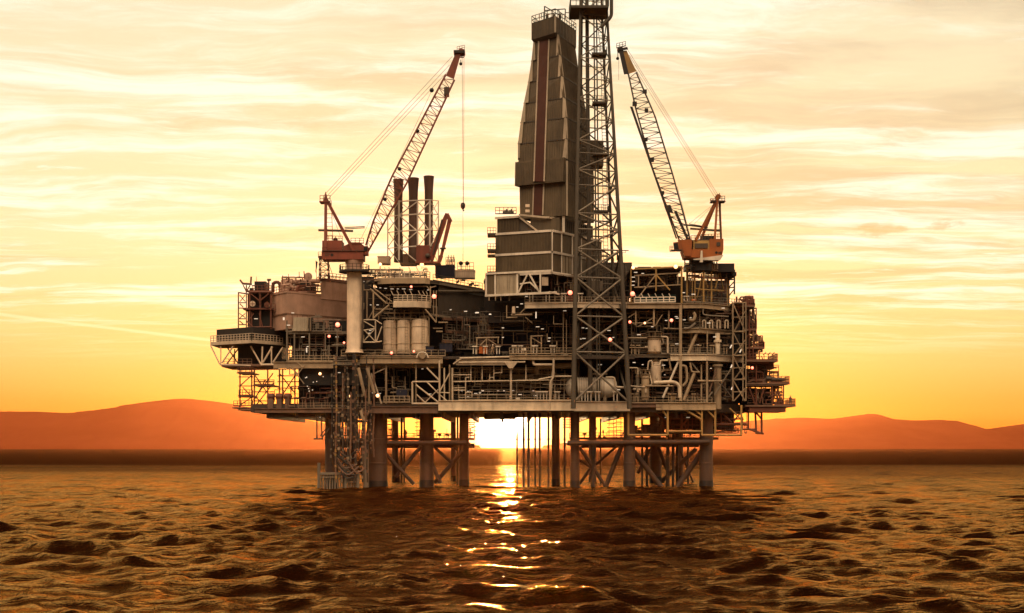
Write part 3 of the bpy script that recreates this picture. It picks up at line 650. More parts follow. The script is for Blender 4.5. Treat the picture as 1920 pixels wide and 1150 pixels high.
# ---------------------------------------------------------------- left wing
# pink accommodation block
AB = thing('module_block', 'pinkish grey windowless block with two tiers left of the crane column', 'building', (X(590, 257), 262, Z(617, 255)))
C_ = W(538, 617, 250.5); L_ = W(510, 617, 255.5); R_ = W(652, 617, 260); B_ = L_ + R_ - C_
def q4(a, b, c, d): return [(v.x, v.y) for v in (a, b, c, d)]
zt = Z(549, 250.5)
MB().prism(q4(C_, R_, B_, L_), C_.z, zt).build('wall', 'hut_pink', AB)
def grow(pts, k):
    c = sum((Vector((*p, 0)) for p in pts), Vector()) / len(pts)
    return [((Vector((*p, 0)) - c).normalized() * k + Vector((*p, 0))).to_2d()[:] for p in pts]
mid = Z(588, 250.5)
MB().prism(grow(q4(C_, R_, B_, L_), .22), mid - .12, mid + .12).build('band', 'brown_steel', AB)
MB().prism(grow(q4(C_, R_, B_, L_), .2), zt + .003, zt + .35).build('roof_edge', 'hut_pink', AB)
for s in range(1, 12):
    p = C_.lerp(R_, s / 12); n_ = (R_ - C_).normalized(); MB().box(p.x - .04, p.x + .04, p.y - .07, p.y + .3, C_.z + .05, mid - .14).build('panel_joint', 'brown_steel', AB)
pr = Pl(538, 250.5, 652, 260)
u0, u1 = pr.p(602, 560), pr.p(652, 560)
MB().prism([(u0.x, u0.y - .15), (u1.x, u1.y - .15), (u1.x - 1, u1.y + 12), (u0.x - 1, u0.y + 12)], zt - .6, Z(527, 256)).build('upper_tier', 'hut_pink', AB)
MB().prism([(u0.x - .1, u0.y - .35), (u1.x, u1.y - .35), (u1.x - 1, u1.y + 12), (u0.x - 1.2, u0.y + 12)], Z(527, 256) + .003, Z(527, 256) + .3).build('roof_edge', 'brown_steel', AB)
rz = Z(527, 256) + .3
m = MB().railing([(u0.x, u0.y, rz), (u1.x, u1.y, rz)], 1.3, .9, .1).railing([(u0.x, u0.y + 4, rz), (u1.x, u1.y + 4, rz)], 1.3, .9, .1); m.railing([C_.lerp(R_, .02) + Vector((0, .5, zt + .35 - C_.z)), C_.lerp(R_, .55) + Vector((0, .5, zt + .35 - C_.z))], 1.2, 1.2, .1); m.railing([L_ + Vector((.3, 0, zt + .35 - L_.z)), C_ + Vector((0, .5, zt + .35 - C_.z))], 1.2, 1.1, .09)
m.build('railing', 'rust_red', AB)
# pipework on its roof
m = MB(); m.pipe([W(529, 552, 256), W(529, 530, 256), W(600, 527, 259)], .45, 10); m.build('duct', 'hut_pink', AB)
m = MB(); m.pipe([W(512, 548, 256), W(512, 530, 256), W(524, 529, 256), W(526, 548, 256)], .32, 10); m.build('duct', 'rust_red', AB)
m = MB(); m.pipe([W(530, 536, 255), W(545, 534, 255), W(548, 540, 255), W(570, 540, 256)], .3, 10); m.build('duct', 'hut_pink', AB)
m = MB(); m.pipe([W(557, 550, 255), W(557, 537, 255), W(598, 535, 258)], .25, 10); m.build('duct', 'rust_red', AB)
pipes(AB, (528, 602, 520, 548, 255), 14, 41, ('rust_red', 'hut_pink', 'brown_steel'), (.08, .18), (0, 5))
MB().box(X(524, 255), X(543, 255), 254, 258, zt + .35, Z(541, 255)).build('roof_cabin', 'hut_pink', AB)
MB().box(X(566, 258), X(580, 258), 256, 259, zt + .3, Z(531, 257)).build('roof_cabin', 'black', AB)
MB().box(X(582, 258), X(592, 258), 257, 259, zt + .3, Z(532, 257)).build('roof_cabin', 'blackwall', AB)
bars(FP(255), [(530, 517, 530, 535, 2), (570, 509, 571, 524, 2), (504, 527, 504, 552, 3), (501, 525, 508, 525, 4), (497, 532, 497, 552, 2), (541, 514, 541, 524, 1), (561, 510, 561, 522, 1.2), (510, 530, 510, 550, 2)], 2, 'vent_pipe', 'rust_red', AB)
# dish
SD = thing('satellite_dish', 'round pinkish satellite dish on the roof of the pink block', 'dish', W(577, 528, 256))
m = MB(); c = W(578, 519, 256); d = Vector((.15, -1, .1)).normalized(); m.tube(c, c + d * .12, .66, .78, 20); m.build('reflector', 'hut_pink', SD)
MB().tube(W(577, 529, 256.3), W(578, 519, 256.2), .14).build('mast', 'rust_red', SD); MB().tube(c + d * .1, c + d * .75 + Vector((0, 0, -.2)), .07).build('feed_arm', 'steel', SD)
# signal mast with dark flag
SM = thing('lattice_mast', 'short rusty lattice mast on the block roof just left of the crane column', 'mast', W(608, 527, 255))
base = W(608, 527, 255); m = MB()
cor = [Vector((sx * .9, sy * .9, 0)) for sx, sy in ((-1, -1), (1, -1), (1, 1), (-1, 1))]
for a in cor: MB().bar(base + a, base + a * .8 + Vector((0, 0, 4.3)), .15).build('leg', 'rust_red', SM)
for k in range(4):
    for i in range(4):
        a, b = cor[i], cor[(i + 1) % 4]; m.bar(base + a + Vector((0, 0, 1.05 * k)), base + b + Vector((0, 0, 1.05 * (k + 1))), .09); m.bar(base + a + Vector((0, 0, 1.05 * (k + 1))), base + b + Vector((0, 0, 1.05 * (k + 1))), .1)
m.build('bracing', 'rust_red', SM); m = MB()
for q in ((620, 527), (628, 527)): m.bar(base + Vector((.5, 0, 4.2)), W(*q, 255), .1)
m.build('guy_strut', 'rust_red', SM); MB().cbox(base + Vector((0, 0, 4.4)), 2.1, 2.1, .16).railing([base + Vector((-1, -1, 4.5)), base + Vector((1, -1, 4.5))], .9, .7, .08).build('top_platform', 'rust_red', SM)
FL = thing('flag', 'small dark flag on a thin pole beside the rusty mast', 'flag', W(594, 527, 255))
MB().bar(W(594, 527, 255), W(592, 489, 255), .08).build('pole', 'steel_dark', FL)
m = MB(); a = W(592.3, 490, 255)
for i in range(5): m.add([a + Vector((-.1 * i * .2, 0, -i * .42)), a + Vector((.35 - .06 * i, .1 * math.sin(i), -i * .42 - .1)), a + Vector((.28 - .06 * i, .1 * math.sin(i + 1), -i * .42 - .55)), a + Vector((-.1 * i * .2, 0.03, -i * .42 - .44))], [(0, 1, 2, 3)])
m.build('cloth', 'black', FL)
# telecom tower
TT = thing('lattice_tower', 'dark rusty lattice tower with two round dishes at the far left', 'tower', W(478, 617, 257))
A0, A1, Y0, Y1 = 447, 470, 254, 259
bars(FP(255), [(447, 548, 447, 618, 2.4), (462, 550, 462, 618, 2), (447, 549, 470, 552, 2.6), (447, 568, 462, 568, 2), (447, 578, 462, 578, 2), (447, 598, 462, 598, 2), (447, 609, 462, 609, 2), (449, 553, 460, 566, 1.6), (460, 553, 450, 566, 1.6), (450, 570, 456, 576, 2), (449, 588, 460, 596, 1.6), (460, 588, 449, 597, 1.6), (449, 602, 456, 608, 2)], 2, 'ladder_frame', 'rust_red', TT)
for px in (468, 488, 508):
    for Y in (254, 260): MB().bar(W(px, 617, Y), W(px, 545, Y), .3).build('leg', 'rust_red', TT)
bars(FP(253.8), [(468, 548, 510, 548, 4), (462, 581, 482, 579, 2.5), (470, 551, 486, 564, 2), (504, 551, 488, 564, 2), (487, 548, 487, 570, 2.4), (462, 602, 475, 614, 2.4), (468, 600, 476, 588, 2), (486, 588, 492, 612, 2), (464, 614, 510, 613, 2.4), (472, 586, 472, 612, 2)], 2, 'brace', 'rust_red', TT)
MB().box(X(466, 256), X(512, 256), 255, 261, Z(613, 256), Z(583, 256)).build('equipment_room', 'black', TT)
MB().box(X(460, 256), X(515, 256), 253.6, 261, Z(583, 256), Z(580, 256)).build('platform', 'rust_red', TT)
MB().box(X(466, 258), X(509, 258), 257, 261, Z(578, 257), Z(552, 257)).build('equipment_room', 'blackwall', TT)
MB().box(X(466, 256), X(510, 256), 253.8, 261, Z(549, 256), Z(547, 256)).build('platform', 'rust_red', TT)
MB().box(X(479, 256), X(500, 256), 255, 259, Z(546, 256), Z(529, 256)).build('cabin', 'black', TT)
MB().railing([W(474, 547, 254), W(508, 547, 254)], 1.2, .8, .1).railing([W(508, 582, 254), W(516, 582, 254)], 1.2, .8, .1).build('railing', 'rust_red', TT)
for px, py, mt in ((474, 570, 'cream'), (501, 572, 'rust_red')):
    c = W(px, py, 253.6); o = MB().tube(c, c + Vector((0, -.25, 0)), .5, .55, 18).build('dish', mt, TT); MB().bar(c + Vector((0, -.32, -.5)), c + Vector((0, -.32, .5)), .06).bar(c + Vector((-.5, -.32, 0)), c + Vector((.5, -.32, 0)), .06).build('rim_strut', 'rust_red', o)
bars(FP(255), [(450, 525, 456, 533, 3.4), (471, 519, 470, 534, 3.4), (454, 532, 472, 533, 4), (456, 535, 463, 549, 2.2), (469, 535, 461, 549, 2.2), (462, 535, 462, 549, 2.4), (472, 536, 480, 536, 2), (481, 519, 481, 530, .8)], 2.5, 'antenna_frame', 'rust_red', TT)
MB().cbox(W(472, 545, 255), .7, .7, .9).build('cabin', 'black', TT)
strip_lights(TT, [(480, 598, 252.5)])
# balcony with white railing
BC = thing('balcony', 'far left cantilevered balcony with white railing over an open steel truss', 'balcony', W(470, 683, 256))
a, b, c = W(395, 634, 256), W(472, 631, 250), W(530, 635, 256); bk = [Vector((c.x, 264, 0)), Vector((a.x, 264, 0))]
zb = W(395, 645, 256).z; 
MB().prism([(a.x, a.y), (b.x, b.y), (c.x, c.y), (c.x, 264), (a.x, 264)], zb - .28, zb + .1).build('deck_plate', 'steel_dark', BC)
for p, q in ((a, b), (b, c)):
    d = (q - p).normalized(); n_ = Vector((d.y, -d.x, 0)) * .1
    MB().prism([((p + n_).x, (p + n_).y), ((q + n_).x, (q + n_).y), ((q - n_).x, (q - n_).y), ((p - n_).x, (p - n_).y)], zb - .3, zb + .16).build('edge_girder', 'steel_pale', BC)
vz = lambda v: Vector((v.x, v.y, zb + .16))
MB().railing([vz(a), vz(b), vz(c)], 1.35, .78, .13, (1, .66, .33)).build('railing', 'steel_pale', BC)
wl = [vz(a) + Vector((.8, 1.5, 0)), vz(b) + Vector((0, 1.5, 0)), vz(c) + Vector((2, 1.5, 0))]
m = MB()
for p, q in zip(wl, wl[1:]): m.prism([(p.x, p.y), (q.x, q.y), (q.x, q.y + .3), (p.x, p.y + .3)], zb + 1.2, Z(617, 256))
m.build('wind_wall', 'black', BC)
MB().prism([(wl[0].x, wl[0].y + .4), (wl[1].x, wl[1].y + .4), (wl[2].x, wl[2].y + .4), (wl[2].x, 263), (wl[0].x, 263)], zb + .11, zb + 1.6).build('store_room', 'black', BC)
for sg in ((395, 648, 412, 683, 2.6), (414, 650, 414, 683, 2.2), (437, 650, 416, 681, 3), (470, 649, 489, 683, 3), (492, 650, 491, 682, 3), (511, 650, 493, 680, 3.4), (509, 650, 509, 683, 2.6), (530, 652, 512, 680, 3)): bars(FP(252), [sg], 3, 'brace', 'cream', BC)
bars(FP(252), [(489, 684, 514, 684, 4), (412, 684, 470, 686, 3)], 3, 'bottom_chord', 'cream', BC)
bars(FP(259), [(425, 650, 448, 684, 2.4), (450, 650, 425, 683, 2.4), (440, 655, 440, 683, 2.4), (455, 650, 455, 683, 2.4), (460, 655, 475, 683, 2)], 3, 'brace', 'brown_steel', BC)
MB().box(X(448, 258), X(530, 258), 257, 264, Z(686, 256), zb - .3).build('store_room', 'blackwall', BC)
MB().prism([(X(415, 254), 254), (X(475, 252), 252), (X(520, 252), 252), (X(520, 262), 264), (X(415, 254), 264)], Z(688, 254), Z(684, 254)).build('lower_floor', 'brown_steel', BC)
MB().railing([W(420, 684, 254), W(472, 684, 252.4)], 1.1, 1, .09).build('railing', 'brown_steel', BC)
# scaffold tower and lower left machinery floor
SF = thing('scaffold_tower', 'rusty open scaffold of crossed tubes under the left balcony', 'scaffold', W(500, 768, 256))
for px in (450, 472, 477, 502, 524, 530, 553): 
    for Y in (252.5, 258): MB().tube(W(px, 768, Y), W(px, 692, Y), .14, n=8).build('upright', 'rust_red', SF)
for sg in ((447, 707, 475, 707), (447, 724, 475, 724), (447, 745, 475, 745), (475, 715, 514, 715), (475, 735, 514, 735), (475, 752, 514, 752), (520, 705, 560, 705), (520, 716, 560, 716), (520, 728, 560, 728), (447, 694, 560, 692)):
    for Y in (252.5, 258): bars(FP(Y), [sg], 1.8, 'ledger', 'rust_red', SF)
for sg in ((450, 724, 474, 702), (450, 760, 476, 742), (475, 750, 512, 700), (478, 704, 500, 735), (480, 760, 513, 718), (478, 748, 498, 712), (455, 726, 472, 744), (476, 742, 500, 764), (530, 740, 556, 700), (524, 700, 552, 736)):
    bars(FP(252.2), [sg], 2.2, 'brace', 'rust_red', SF)
m = MB(); m.railing([W(446, 699, 252), W(476, 699, 252)], 1.0, .8, .11).railing([W(448, 742, 252), W(474, 742, 252)], 1.1, .7, .1).railing([W(438, 762, 252), W(474, 761, 252)], 1.0, .8, .11).railing([W(476, 722, 252), W(514, 722, 252)], 1.0, 1, .1); m.build('railing', 'rust_red', SF)
for x0, x1, y in ((446, 476, 699), (448, 474, 742), (437, 490, 764), (476, 514, 722), (448, 494, 768)): MB().box(X(x0, 253), X(x1, 253), 252, 258.5, Z(y + 2, 253), Z(y, 253)).build('boards', 'brown_steel', SF)
LW = thing('machinery_room', 'dark low machinery room with small lights behind the rusty scaffold', 'machinery room', W(590, 767, 258))
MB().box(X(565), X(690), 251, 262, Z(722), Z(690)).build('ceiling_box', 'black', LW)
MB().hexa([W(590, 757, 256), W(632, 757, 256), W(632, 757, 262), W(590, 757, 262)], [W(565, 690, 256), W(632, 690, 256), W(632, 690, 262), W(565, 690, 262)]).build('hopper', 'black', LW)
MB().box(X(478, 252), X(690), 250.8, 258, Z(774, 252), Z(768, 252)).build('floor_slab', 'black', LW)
for k, px in enumerate((508, 524, 540)):
    c = W(px, 744, 252); MB().lathe(c, [(.1, -.8), (.65, -.6), (.65, .6), (.1, .8)], 14, 'x').build('compressor', 'rust_red', LW); MB().box(c.x - .5, c.x + .5, 251.4, 252.6, Z(766, 252), c.z - .4).build('plinth', 'brown_steel', LW)
tray_stands(LW, (555, 570, 585, 612), 764, 250.8, 17, 9, 'brown_steel'); pipes(LW, (500, 640, 725, 762, 251), 16, 51, ('brown_steel', 'steel_dark', 'rust_red'), (.06, .13), (0, 5))
m = MB(); g = random.Random(8)
for k in range(10): c = W(g.uniform(572, 606), g.uniform(699, 735), 250.6); MB().cbox(c, .16, .1, .16).build('strip_light', 'tube_light', LW)
MB().ball(W(600, 701, 250.4), .26).build('strip_light', 'lamp_warm', LW); MB().cbox(W(636, 699, 250.6), .5, .1, .12).build('strip_light', 'tube_light', LW)
bars(FP(249.5), [(543, 688, 560, 702, 1.8), (558, 680, 568, 690, 1.8), (542, 702, 560, 702, 1.8), (543, 690, 543, 702, 1.8), (560, 690, 560, 702, 1.8), (560, 700, 572, 684, 1.8), (534, 694, 545, 688, 1.8), (555, 700, 570, 720, 2)], 2, 'access_frame', 'steel', LW)
# machinery under the pink block
UM = thing('machinery_room', 'dark two storey machinery front below the pink block', 'machinery room', W(600, 680, 256))
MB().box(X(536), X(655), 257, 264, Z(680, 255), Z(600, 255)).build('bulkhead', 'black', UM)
MB().box(X(536), X(655), 250.4, 258, Z(626), Z(621)).build('floor_slab', 'steel_grey', UM)
bars(FP(250.2), [(538, 601, 538, 680, 3), (552, 625, 552, 680, 3), (580, 625, 580, 680, 3), (607, 600, 607, 625, 2), (610, 625, 610, 680, 2), (632, 622, 632, 668, 2), (607, 600, 640, 600, 2), (622, 647, 650, 647, 2), (617, 647, 617, 680, 2.4)], 3, 'column', 'steel_grey', UM)
tray_stands(UM, (545, 560, 568, 590, 609), 678, 250.3, 20, 9, 'steel_grey'); tray_stands(UM, (590, 620), 621, 250.5, 14, 8, 'steel_grey')
clutter(UM, 555, 650, 679, 251, 10, 61, ('steel_grey', 'steel_dark', 'brown_steel'), (8, 20)); clutter(UM, 610, 650, 622, 251, 5, 62, h=(8, 16)); pipes(UM, (540, 650, 628, 676, 250.5), 14, 63, ('steel_grey', 'brown_steel'), (.06, .12), (0, 5))
m = MB().railing([W(536, 622, 250.2), W(640, 622, 250.2)], 1.1, 1.2, .08); m.build('railing', 'steel_grey', UM)
strip_lights(UM, [(568, 632, 250.6), (632, 632, 250.6), (541, 610, 250), (549, 587, 250.2), (578, 650, 250.2)])
MB().cbox(W(575, 657, 250.5), .2, .2, .9).build('strip_light', 'tube_light', UM); MB().cbox(W(532, 598, 249.8), .3, .2, .5).build('strip_light', 'tube_light', UM)
CT = thing('container', 'grey ribbed container with sloping roof edge on the ledge below the pink block', 'container', W(564, 621, 251))
a, b = W(548, 621, 250), W(576, 595, 250); m = MB()
m.hexa([(a.x, 250, a.z), (b.x + .3, 250, a.z), (b.x + .3, 253, a.z), (a.x, 253, a.z)], [(a.x + .3, 250.4, b.z), (b.x, 250.4, b.z), (b.x, 253, b.z), (a.x + .3, 253, b.z)]); m.build('body', 'cladding_pale', CT)
for k in range(9): x = a.x + .2 + k * .34; MB().bar((x, 249.95, a.z + .05), (x + .02, 250.33, b.z - .05), .09).build('rib', 'cladding_pale', CT)
MB().box(b.x + .35, b.x + .9, 249.9, 252, a.z, b.z - .1).build('end_door', 'steel_dark', CT); bars(FP(249.8), [(577, 596, 577, 621, 1.2), (582, 596, 582, 621, 1.2), (577, 596, 582, 596, 1.2)], 1.2, 'frame', 'steel', CT)
EC = thing('equipment_cage', 'open black equipment cage beside the grey ribbed container', 'cage', W(596, 621, 251))
bars(FP(250), [(584, 601, 584, 621, 1.6), (608, 602, 608, 621, 1.6), (584, 601, 608, 601, 1.6), (584, 621, 608, 621, 1.6), (584, 595, 604, 595, 2), (592, 588, 592, 596, 1.4), (598, 588, 598, 596, 1.4), (591, 592, 600, 592, 1.2)], 1.6, 'frame', 'steel_grey', EC)
MB().box(X(585), X(607), 250.6, 252.6, Z(620), Z(603)).build('casing', 'black', EC); MB().cbox(W(595, 611, 250.4), .7, .3, 1.1).build('panel', 'steel_grey', EC)
# ---------------------------------------------------------------- power module with tanks (left of centre)
PM = thing('process_module', 'tall dark process module with two white railed balconies above the three tanks', 'module', (X(800), 262, Z(667)))
def bulk(root, x0, x1, y0, y1, Y, mat, name='bulkhead', d=.4): return MB().box(X(x0, Y), X(x1, Y), Y, Y + d, Z(y1), Z(y0)).build(name, mat, root)
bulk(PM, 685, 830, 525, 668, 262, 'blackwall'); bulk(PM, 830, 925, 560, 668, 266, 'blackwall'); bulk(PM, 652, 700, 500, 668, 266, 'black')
# roof deck with its skewed right flank
pw = Pl(800, 250.5, 915, 268)
a, b = pw.p(805, 527), pw.p(914, 552)
zr = Z(524, 250.5)
MB().prism([(X(700), 251), (a.x, a.y - .3), (b.x, b.y), (b.x, 288), (X(690), 288)], zr - .5, zr).build('roof_deck', 'steel_dark', PM)
q0, q1 = pw.p(822, 560), pw.p(925, 560)
MB().prism([(q0.x, q0.y + .8), (q1.x, q1.y + .8), (q1.x, q1.y + 12), (q0.x, q0.y + 12)], Z(592, 252), zr - .52).build('clad_wall', 'cladding_dark', PM)
m = MB(); N = 46
for i in range(N): p = q0.lerp(q1, i / N); m.box(p.x - .07, p.x + .09, p.y + .52, p.y + .95, Z(590, 252), zr - 1.3)
m.build('wall_ribs', 'cladding_dark', PM)
m = MB()
for z0, z1, k in ((zr - .6, zr - .2, .25), (Z(592, 252) - .1, Z(592, 252) + .35, .2)): m.prism([(a.x, a.y - k), (q1.x, q1.y - k), (q1.x, q1.y + .5), (a.x, a.y + .5)], z0, z1)
m.build('flank_girder', 'steel_grey', PM)
MB().pipe([q0 + Vector((0, -.3, 1.4)), q1 + Vector((0, -.3, 1.4))], .18).build('pipe', 'steel_grey', PM)
for x0, x1, y in ((830, 925, 598), (838, 925, 622), (830, 925, 640)):
    u, v = pw.p(x0, y), pw.p(x1, y + 6); MB().bar(u, v, .5, .5).build('ledge', 'brown_steel', PM); 
    MB().railing([u + Vector((0, -.1, .2)), v + Vector((0, -.1, .2))], 1.2, 1.6, .09).build('railing', 'steel_grey', PM)
pipes(PM, (835, 925, 595, 655, 256), 26, 71, ('steel_grey', 'brown_steel', 'steel_dark'), (.07, .15), (1, 8)); clutter(PM, 835, 925, 622, 256, 6, 72, h=(10, 20))
# upper and lower balcony
def balcony(pts, zf, gh, mat, rail, name='balcony'):
    m = MB(); 
    for p, q in zip(pts, pts[1:]):
        m.prism([(p[0], p[1]), (q[0], q[1]), (q[0], q[1] + .2), (p[0], p[1] + .2)], zf - gh, zf)
    o = m.build(name, mat, PM)
    pl = [(p[0], p[1] + .05) for p in pts]
    MB().prism(pl + [(pts[-1][0], 262), (pts[0][0], 262)], zf - gh * .5, zf - .02).build('floor', 'steel_dark', o)
    MB().railing([Vector((*p, zf)) + Vector((0, .1, 0)) for p in pts], 1.25, .95, .13, (1, .66, .33)).build('railing', rail, o)
    mm = MB()
    for p, q in zip(pts, pts[1:]):
        P, Q = Vector((*p, zf)), Vector((*q, zf))
        for k in (.25, .55, .8):
            c = P.lerp(Q, k) + Vector((0, .2, 1.2)); mm.bar(c, c + Vector((-.45, 0, .9)), .12)
    mm.build('lamp_arm', rail, o); return o
balcony([(X(708), 250), (X(740), 249), (X(797), 249), (X(806), 250)], Z(523), 1.0, 'steel', 'steel_pale')
MB().box(X(702), X(742), 249.8, 252, Z(527.5), Z(525)).build('sill', 'steel', PM)
balcony([(X(738), 250), (X(738.1), 249), (X(783), 248.6), (X(808), 250.5)], Z(567), 1.05, 'steel_pale', 'steel_pale')
bars(FP(249.8), [(807, 537, 807, 577, 2.4), (813, 545, 813, 590, 2), (818, 545, 818, 605, 2), (800, 537, 807, 546, 2), (806, 540, 818, 537, 1.8), (797, 580, 818, 605, 3), (730, 538, 800, 537, 2), (682, 544, 700, 544, 2), (694, 542, 723, 568, 3.4), (700, 540, 735, 566, 2.4), (688, 546, 688, 600, 3), (700, 546, 700, 600, 3), (700, 597, 730, 572, 3.6), (722, 569, 740, 569, 2), (704, 580, 736, 580, 2), (690, 600, 704, 575, 2)], 2.4, 'frame_member', 'steel', PM)
bars(FP(249.2), [(680, 600, 704, 600, 2.6), (680, 642, 704, 642, 2.6), (680, 600, 680, 642, 2.6), (704, 600, 704, 642, 2.6), (680, 620, 704, 616, 2), (681, 602, 702, 614, 2), (682, 640, 702, 618, 2), (682, 618, 703, 640, 2), (704, 600, 716, 608, 2), (706, 640, 716, 612, 2), (704, 642, 716, 640, 2)], 2.2, 'stair_frame', 'steel_pale', PM)
bars(FP(251), [(710, 592, 710, 600, 2), (740, 580, 740, 602, 2), (758, 582, 758, 600, 2), (770, 583, 770, 604, 2), (793, 583, 797, 600, 2), (716, 597, 800, 598, 2), (720, 588, 800, 586, 1.6), (822, 605, 840, 605, 3), (812, 616, 830, 616, 2), (818, 622, 830, 622, 3), (803, 630, 803, 650, 2)], 2, 'pipe', 'steel', PM)
tray_stands(PM, (728,), 569, 250.2, 14, 9, 'steel'); clutter(PM, 690, 740, 570, 250.5, 4, 74, h=(6, 14)); clutter(PM, 690, 800, 525, 252, 10, 75, ('steel_dark', 'brown_steel', 'blackwall', 'steel_grey'), (8, 20))
pipes(PM, (655, 800, 505, 525, 252), 22, 76, ('brown_steel', 'steel_dark', 'steel_grey'), (.06, .13), (0, 10)); pipes(PM, (690, 800, 530, 560, 252), 12, 77, ('steel_grey', 'steel_dark'), (.06, .12), (1, 8)); pipes(PM, (700, 820, 575, 600, 252), 12, 78, ('steel', 'steel_grey'), (.06, .12), (1, 8))
strip_lights(PM, [(px, py, 251) for px, py in ((713, 540), (723, 541), (735, 542), (746, 542), (757, 542), (770, 543), (803, 544), (681, 528), (693, 625), (694, 620), (696, 618), (708, 572), (695, 572), (845, 581), (873, 584), (894, 587), (919, 590))])
flood_lamp(PM, 771, 538, 249, 'lamp_red', .22, .4); flood_lamp(PM, 814, 556, 249, 'lamp_red', .4, .8); flood_lamp(PM, 713, 496, 250, 'lamp_warm', .3, .8); flood_lamp(PM, 791, 496, 249.5, 'lamp_warm', .36, .8)
# things on its roof
for x0, x1, y0, y1, Y, mat, name, lab in ((816, 852, 499, 519, 258, 'navy', 'container', 'dark blue container on the module roof right of the folding crane'),
        (852, 890, 508, 521, 262, 'cream', 'container', 'small cream container on the module roof with lamps on posts above it'),
        (708, 730, 482, 494, 258, 'cream', 'cabin', 'small cream cabin on the module roof at the foot of the exhaust stacks'),
        (750, 780, 478, 496, 258, 'hut_pink', 'cabin', 'pinkish cabin between the exhaust stacks and the folding crane base')):
    T = thing(name, lab, name, (X((x0 + x1) / 2, Y), Y + 1.5, Z(y1, Y)))
    MB().box(X(x0, Y), X(x1, Y), Y, Y + 3, Z(y1, Y), Z(y0, Y)).build('body', mat, T)
    m = MB()
    for k in range(1, 9): xx = X(x0 + (x1 - x0) * k / 9, Y); m.box(xx - .06, xx + .06, Y - .09, Y + .01, Z(y1, Y) + .15, Z(y0, Y) - .15)
    m.build('side_rib', mat, T)
    MB().box(X(x0, Y) - .08, X(x1, Y) + .08, Y - .12, Y + 3.08, Z(y0, Y) + .003, Z(y0, Y) + .16).build('roof_rim', mat, T)
for px, lab in ((864, 'black ball lamp on a post above the cream container, the one nearer the folding crane'), (876, 'black ball lamp on a post above the cream container, the one nearer the derrick')):
    T = thing('post_lamp', lab, 'lamp', W(px, 508, 262), 'ball lamps above the cream container'); MB().bar(W(px, 508, 262), W(px, 494, 262), .1).build('post', 'steel_dark', T); MB().ball(W(px, 494, 262), .42, 8).build('lamp_head', 'black', T)
m = MB(); u = pw.p(812, 522); v = pw.p(905, 540); m.railing([Vector((u.x, u.y, zr)), Vector((v.x, v.y, zr))], 1.2, 1.3, .09); m.railing([W(858, 507, 262), W(888, 507, 262)], 1.5, .8, .09); m.railing([W(836, 498, 258), W(852, 498, 258)], 1.6, .6, .09); m.build('railing', 'steel_dark', PM)
clutter(PM, 855, 912, 524, 262, 5, 79, ('steel_dark', 'rust_red', 'navy'), (5, 9))
MB().bar(W(868, 508, 262), W(868, 476, 262), .06).build('aerial', 'steel_dark', PM)
for k in range(10): c = W(838 + k * 1.6, 500 - (k % 3) * 4, 256); MB().bar(c, c + Vector((0, 0, 1.4)), .11).build('vent_pipe', 'steel_dark', PM)
# three tanks
for px, y0, w, lab in ((731, 601, 25, 'cream cylindrical tank with a band, nearest the crane column of the three'), (757, 600, 25, 'cream cylindrical tank in the middle of the three'), (787, 599, 31, 'widest cream cylindrical tank, right end of the row of three')):
    Y = 252; T = thing('storage_tank', lab, 'tank', W(px, 664, Y), 'cream storage tanks in a row'); c = W(px, 664, Y); H = W(px, y0, Y).z - c.z; r = S(w, Y) / 2
    MB().lathe(c, [(r * .98, 0), (r, .15), (r, H - .55), (r * .95, H - .2), (r * .75, H - .04), (r * .2, H), (.02, H + .02)], 28).build('shell', 'cream', T)
    for f in (.08, .30, .78): MB().lathe(c + Vector((0, 0, H * f)), [(r + .01, -.08), (r + .09, -.07), (r + .09, .07), (r + .01, .08)], 28).build('band', 'steel_pale', T)
    m = MB()
    for sx in (-.45, 0, .4): m.tube(c + Vector((sx * r, 0, H - .1)), c + Vector((sx * r, 0, H + .55)), .12)
    m.pipe([c + Vector((r + .18, -.3, .2)), c + Vector((r + .18, -.3, H + .4)), c + Vector((.3, -.1, H + .45))], .13); m.build('pipework', 'steel', T)
    m = MB(); m.ladder(c + Vector((r * .5, -r - .12, 0)), c + Vector((r * .5, -r - .12, H)), .5, .5, .07); m.build('ladder', 'steel', T)
# ---------------------------------------------------------------- drilling package
DP = thing('drilling_module', 'brown ribbed drilling module with pale frame bands below the derrick', 'module', (X(1020), 258, Z(556)))
Cc, Ll, Rr = W(1035, 512, 250), W(929, 512, 254.3), W(1128, 512, 263); Bb = Ll + Rr - Cc
pL, pR = Pl(1035, 250, 929, 254.3), Pl(1035, 250, 1128, 263)
z5, z4, z3, z2 = Z(512), Z(473), Z(433), Z(402)
MB().prism(q4(Cc, Rr, Bb, Ll), z5, z3).build('wall', 'cladding', DP)
def ribs(pl, x0, x1, n, z0, z1, mat, w=.16, d=.14):
    m = MB(); p, q = pl.p(x0, 500), pl.p(x1, 500); dd = (q - p).normalized(); nn = Vector((dd.y, -dd.x, 0)); nn = nn if nn.y < 0 else -nn
    for i in range(n):
        c = p.lerp(q, (i + .5) / n); a_, b_ = c - dd * w / 2, c + dd * w / 2
        m.prism([(v.x, v.y) for v in (a_ + nn * d, b_ + nn * d, b_ - nn * .1, a_ - nn * .1)], z0, z1)
    m.build('cladding_rib', mat, DP)
ribs(pL, 930, 1034, 38, z4 + .3, z3 - .3, 'cladding'); ribs(pL, 930, 1034, 38, z5 + .3, z4 - .3, 'cladding')
def band(pl, x0, x1, z, h=.42, d=.28, mat='white_paint'):
    p, q = pl.p(x0, 500), pl.p(x1, 500); dd = (q - p).normalized(); nn = Vector((dd.y, -dd.x, 0)); nn = nn if nn.y < 0 else -nn
    MB().prism([(v.x, v.y) for v in (p + nn * d, q + nn * d, q - nn * .1, p - nn * .1)], z - h / 2, z + h / 2).build('frame_band', mat, DP)
